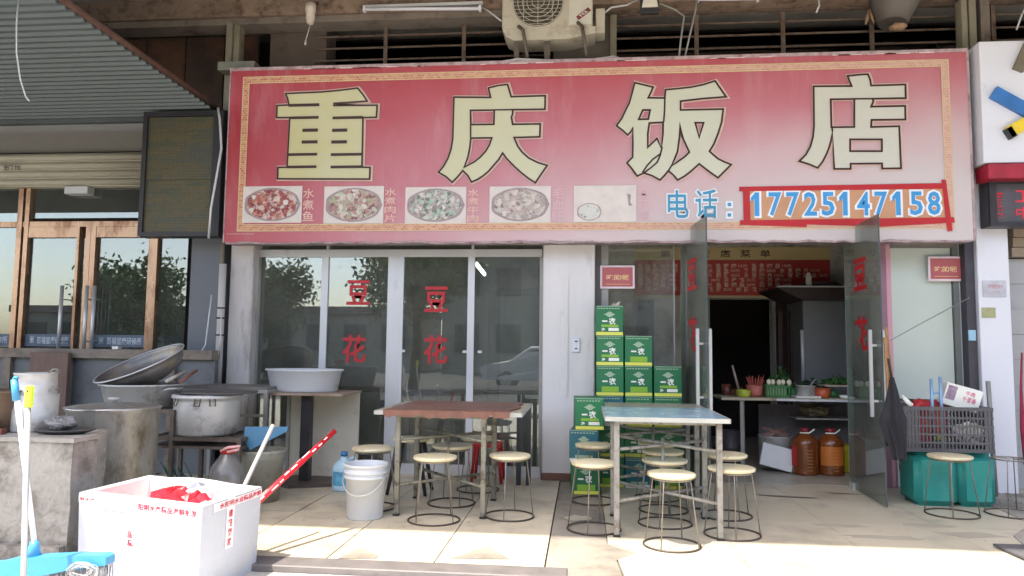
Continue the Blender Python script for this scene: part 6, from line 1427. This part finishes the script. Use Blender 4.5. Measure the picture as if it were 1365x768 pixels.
def cable(pts, r, label, mat=None, cat='cable'): tag(MB().tube(pts, r, 6).build('cable', mat or m_alu), label, cat)
cable([W(618, 93, y=6.93), W(650, 86, y=6.93), W(690, 79, y=6.92), W(740, 81, y=6.92), W(790, 80, y=6.92), W(818, 75.5, y=6.94), W(825, 78, y=6.97)], .012, 'thick white cable lying along the top edge of the sign below the air conditioner')
cable([W(634, 6, y=7.1), W(650, 14, y=7.1), W(668, 28, y=7.0)], .008, 'thin cable entering the left side of the air conditioner')
cable([W(800, 22, y=7.1), W(815, 10, y=7.1), W(835, 7, y=7.1), W(853, -2, y=7.1)], .010, 'pale cable running from the air conditioner to the floodlight')
cable([W(880, 5, y=7.0), W(900, 13, y=7.0), W(912, 22, y=7.0), W(908, 50, y=6.98), W(905, 77, y=6.96)], .009, 'cable drooping from the floodlight down to the top of the sign', m_alud)
cable([W(930, -3, y=7.0), W(927, 15, y=7.0), W(920, 45, y=6.98), W(913, 76, y=6.96)], .009, 'second cable dropping to the sign right of the floodlight cable', m_alud)
cable([W(1091, -5, y=7.1), W(1092, 8, y=7.1), W(1088, 17, y=7.1)], .009, 'short white cable end dangling above the right part of the sign')
A = W(866, 8, y=7.0)
p = thing('floodlight', 'small black floodlight with a pale lens above the sign right of the air conditioner', 'lamp', tuple(A))
MB().box((A.x-.09, A.y, A.z-.07), (A.x+.09, A.y+.05, A.z+.14), bev=.006).build('housing', MATS['black_frame'], p)
mb = MB(); mb.prism([(A.x-.075, A.z-.015), (A.x+.08, A.z-.015), (A.x+.055, A.z+.12), (A.x-.05, A.z+.12)], .012, 'y', A.y-.013); mb.build('lens', M('pale_lens', (216, 214, 200), .3), p)
A = W(414, 18, y=7.0)
p = thing('lamp_holder', 'white lamp holder with a pull cord hanging from the beam above the sign', 'lamp', tuple(A))
mb = MB(); mb.lathe([(0, .1), (.05, .1), (.055, .03), (.045, 0), (.045, -.06), (.03, -.11), (0, -.12)], c=tuple(A), n=18); mb.build('holder', M('old_white', (206, 196, 184), .5), p)
mb = MB(); mb.tube([A+Vector((0, 0, -.115)), A+Vector((-.02, 0, -.2)), A+Vector((-.04, 0, -.28))], .005, 5); mb.build('cord', m_alu, p); mb = MB(); mb.cyl(A+Vector((-.04, 0, -.28)), A+Vector((-.045, 0, -.33)), .01, n=6); mb.build('pull', m_alu, p)
mb = MB(); mb.cyl(A+Vector((0, 0, .1)), (A.x, A.y+.2, A.z+.2), .02, n=6); mb.build('arm', m_std, p)
def tube_lamp(p0, p1, py, y, label):
    a = W(p0, py, y=y); b_ = W(p1, py-1, y=y); p = thing('tube_lamp', label, 'lamp', tuple((a+b_)/2))
    MB().cyl(a, b_, .018, n=8).build('tube', m_rwhite, p); MB().box((a.x-.02, a.y+.01, a.z+.018), (b_.x+.02, a.y+.06, a.z+.05)).build('housing', m_alu, p)
    for q in (a, b_): MB().box((q.x-.012, q.y-.02, q.z-.03), (q.x+.012, q.y+.02, q.z+.03)).build('socket', m_rwhite, p)
tube_lamp(486, 640, 12.5, 7.05, 'long unlit fluorescent tube under the beam above the left half of the sign'); tube_lamp(930, 1010, -1, 7.05, 'unlit fluorescent tube at the top edge above the right half of the sign')
# grey duct and string of rags at upper right
a = W(1196, -30, y=7.25); b_ = W(1190, 32, y=7.2)
tag(MB().cyl(b_, a, .13, .33, 18).build('duct', M('grey_duct', (104, 98, 92), .6, metal=.2, var=.12)), 'grey tapered duct hanging in the opening above the right end of the sign', 'duct')
tag(crumple(tuple(W(1197, 36, y=7.05)), .07, 61, .4).build('bird_nest', M('tan_lump', (150, 122, 96), .9)), 'tan lump under the mouth of the grey duct', 'lump')
mb = MB(); a = W(1159, 12, y=7.3); mb.tube([a, W(1156, 25, y=7.28), W(1154, 33, y=7.28)], [.008, .02, .008], 5); mb.tube([a, W(1162, 22, y=7.28), W(1165, 31, y=7.28)], [.008, .018, .007], 5); tag(mb.build('rag', M('tan_rag', (160, 132, 108), .9)), 'tan rag tied to the bar left of the grey duct', 'rag')
cable([W(1355, 40, y=7), W(1362, 20, y=7), W(1372, 0, y=7)], .008, 'cable at the top right edge above the white signboard')

# ================================================================ the street behind the camera (seen in the glass)
def crown(n, seed, r, h):
    rnd = np.random.default_rng(seed); cl = rnd.normal(size=(26, 3)); cl /= np.linalg.norm(cl, axis=1)[:, None]; cl *= rnd.uniform(.25, .95, (26, 1)); cl *= np.array([r, r, h/2])
    k = rnd.integers(0, 26, n); c = cl[k]+rnd.normal(size=(n, 3))*np.array([r, r, h/2])*.19; d = rnd.normal(size=(n, 3)); d /= np.linalg.norm(d, axis=1)[:, None]; e = np.cross(d, rnd.normal(size=(n, 3))); e /= np.linalg.norm(e, axis=1)[:, None]
    s = rnd.uniform(.09, .17, (n, 1)); v = np.stack([c-d*s, c+e*s*.5, c+d*s, c-e*s*.5], 1).reshape(-1, 3)
    me = bpy.data.meshes.new('crown'); me.from_pydata(v.tolist(), [], np.arange(n*4).reshape(-1, 4).tolist()); return me
m_leaf = M('foliage', (74, 104, 52), .6, var=.4, scale=1.5, bump=0, jitter=.2); m_bark = M('bark', (96, 80, 66), .9, bump=.8, scale=12)
crowns = [crown(7000, 1, 2.3, 3.6), crown(7000, 2, 2.0, 4.2)]
for c_ in crowns: c_.materials.append(m_leaf)
tl = ('with a broad crown opposite the left shop', 'opposite the left glass doors', 'opposite the left windows', 'opposite the middle pillar', 'opposite the open doors', 'farthest to the right along the street')
for k, (x, y, z, s) in enumerate(((-15.5, -9, 2.9, .8), (-11.0, -10.4, 2.7, .75), (-5.6, -9.5, 4.0, .9), (.8, -9.0, 4.3, .95), (6.0, -9.3, 5, 1.1), (12, -9, 4.7, 1.0))):
    p = thing('street_tree', 'leafy street tree across the road '+tl[k], 'tree', (x, y, -.13), 'street trees across the road')
    mb = MB(); mb.tube([(x, y, -.13), (x+.1, y, 1.5), (x+.05, y+.1, z-1.2), (x, y, z)], [.2, .15, .12, .06], 8)
    for q in range(5): a = q*1.3+k; mb.tube([(x+.05, y, z-1.3+q*.15), (x+math.cos(a)*1.0*s, y+math.sin(a)*1.0*s, z-.2+q*.2)], [.08, .03], 6)
    mb.build('trunk', m_bark, p)
    o = bpy.data.objects.new('crown', crowns[k % 2]); col.objects.link(o); o.parent = p; o.location = (0, 0, z+.13); o.scale = (s, s, s); o.rotation_euler.z = k*1.7
m_bw = M('opposite_wall', (150, 146, 134), .8, var=.08, dirt=(120, 114, 104)); m_bwin = M('opposite_window', (52, 60, 66), .2)
for k, (x0, x1, y, h, lab) in enumerate(((-34, -9.5, -26, 3.1, 'long low shed across the street opposite the left shop'), (-7.5, 9, -24, 7.5, 'low pale building across the street opposite the restaurant'), (11, 30, -21, 13, 'tall pale building across the street to the right'))):
    p = thing('opposite_building', lab, 'building', ((x0+x1)/2, y-4, -.13)); B((x0, y-8, -.13), (x1, y, h)).build('wall', m_bw, p); B((x0-.3, y-8.2, h+.003), (x1+.3, y+.3, h+.4)).build('roof', m_conc, p)
    nw = int((x1-x0)/2.2)
    for i in range(nw):
        for j in range(int(h/3)): xx = x0+.7+i*2.2; B((xx, y+.003, 1.0+j*3), (xx+1.3, y+.06, 2.5+j*3)).build('window', m_bwin, p)
# parked white car
def car(x, y, label):
    p = thing('parked_car', label, 'car', (x, y, -.13)); mw = M('white_paint', (214, 216, 220), .2, var=.02, bump=0); mgl = M('car_glass', (36, 42, 46), .08, bump=0); z = -.13
    prof = [(-2.15, .35), (-2.2, .62), (-2.1, .82), (-1.25, .95), (-.55, 1.42), (.75, 1.46), (1.6, 1.02), (2.1, .95), (2.2, .6), (2.15, .3)]
    mb = MB(); n = len(prof); vs = []
    for yy, k in ((-.86, 0), (-.80, 1), (.80, 1), (.86, 0)): vs += [(x+a*(.985 if k else 1), y+(yy if b_ < 1 else yy*.82), z+b_+(.03 if k and b_ > .9 else 0)) for a, b_ in prof]
    fs = [(l*n+i, l*n+(i+1) % n, (l+1)*n+(i+1) % n, (l+1)*n+i) for l in range(3) for i in range(n)]+[tuple(range(n)), tuple(3*n+i for i in reversed(range(n)))]
    mb.add(vs, fs, False); mb.build('body', mw, p)
    for yy in (-.90, .87):
        mb = MB(); mb.prism([(x-1.1, z+.98), (x-.55, z+1.34), (x+.05, z+1.37), (x+.05, z+.98)], .03, 'y', y+yy*.83 if yy < 0 else y+yy*.83); mb.build('side_window', mgl, p)
        mb = MB(); mb.prism([(x+.1, z+.98), (x+.1, z+1.37), (x+.72, z+1.38), (x+1.4, z+1.03)], .03, 'y', y+yy*.83); mb.build('side_window', mgl, p)
    for sx in (-1.35, 1.35):
        for sy in (-.8, .68):
            w_ = MB().cyl((x+sx, y+sy, z+.32), (x+sx, y+sy+.16, z+.32), .32, n=20).build('wheel', MATS['black_plastic'], p); MB().cyl((x+sx, y+sy-.01 if sy < 0 else y+sy+.17, z+.32), (x+sx, y+sy+.0 if sy < 0 else y+sy+.161, z+.32), .2, n=12).build('rim', m_steel, w_)
    for yy in (-.6, .6): B((x-2.24, y+yy-.15, z+.62), (x-2.19, y+yy+.15, z+.76)).build('headlight', m_steel, p)
car(-1.2, -10.5, 'white car parked across the pavement behind the camera, mirrored in the left windows')
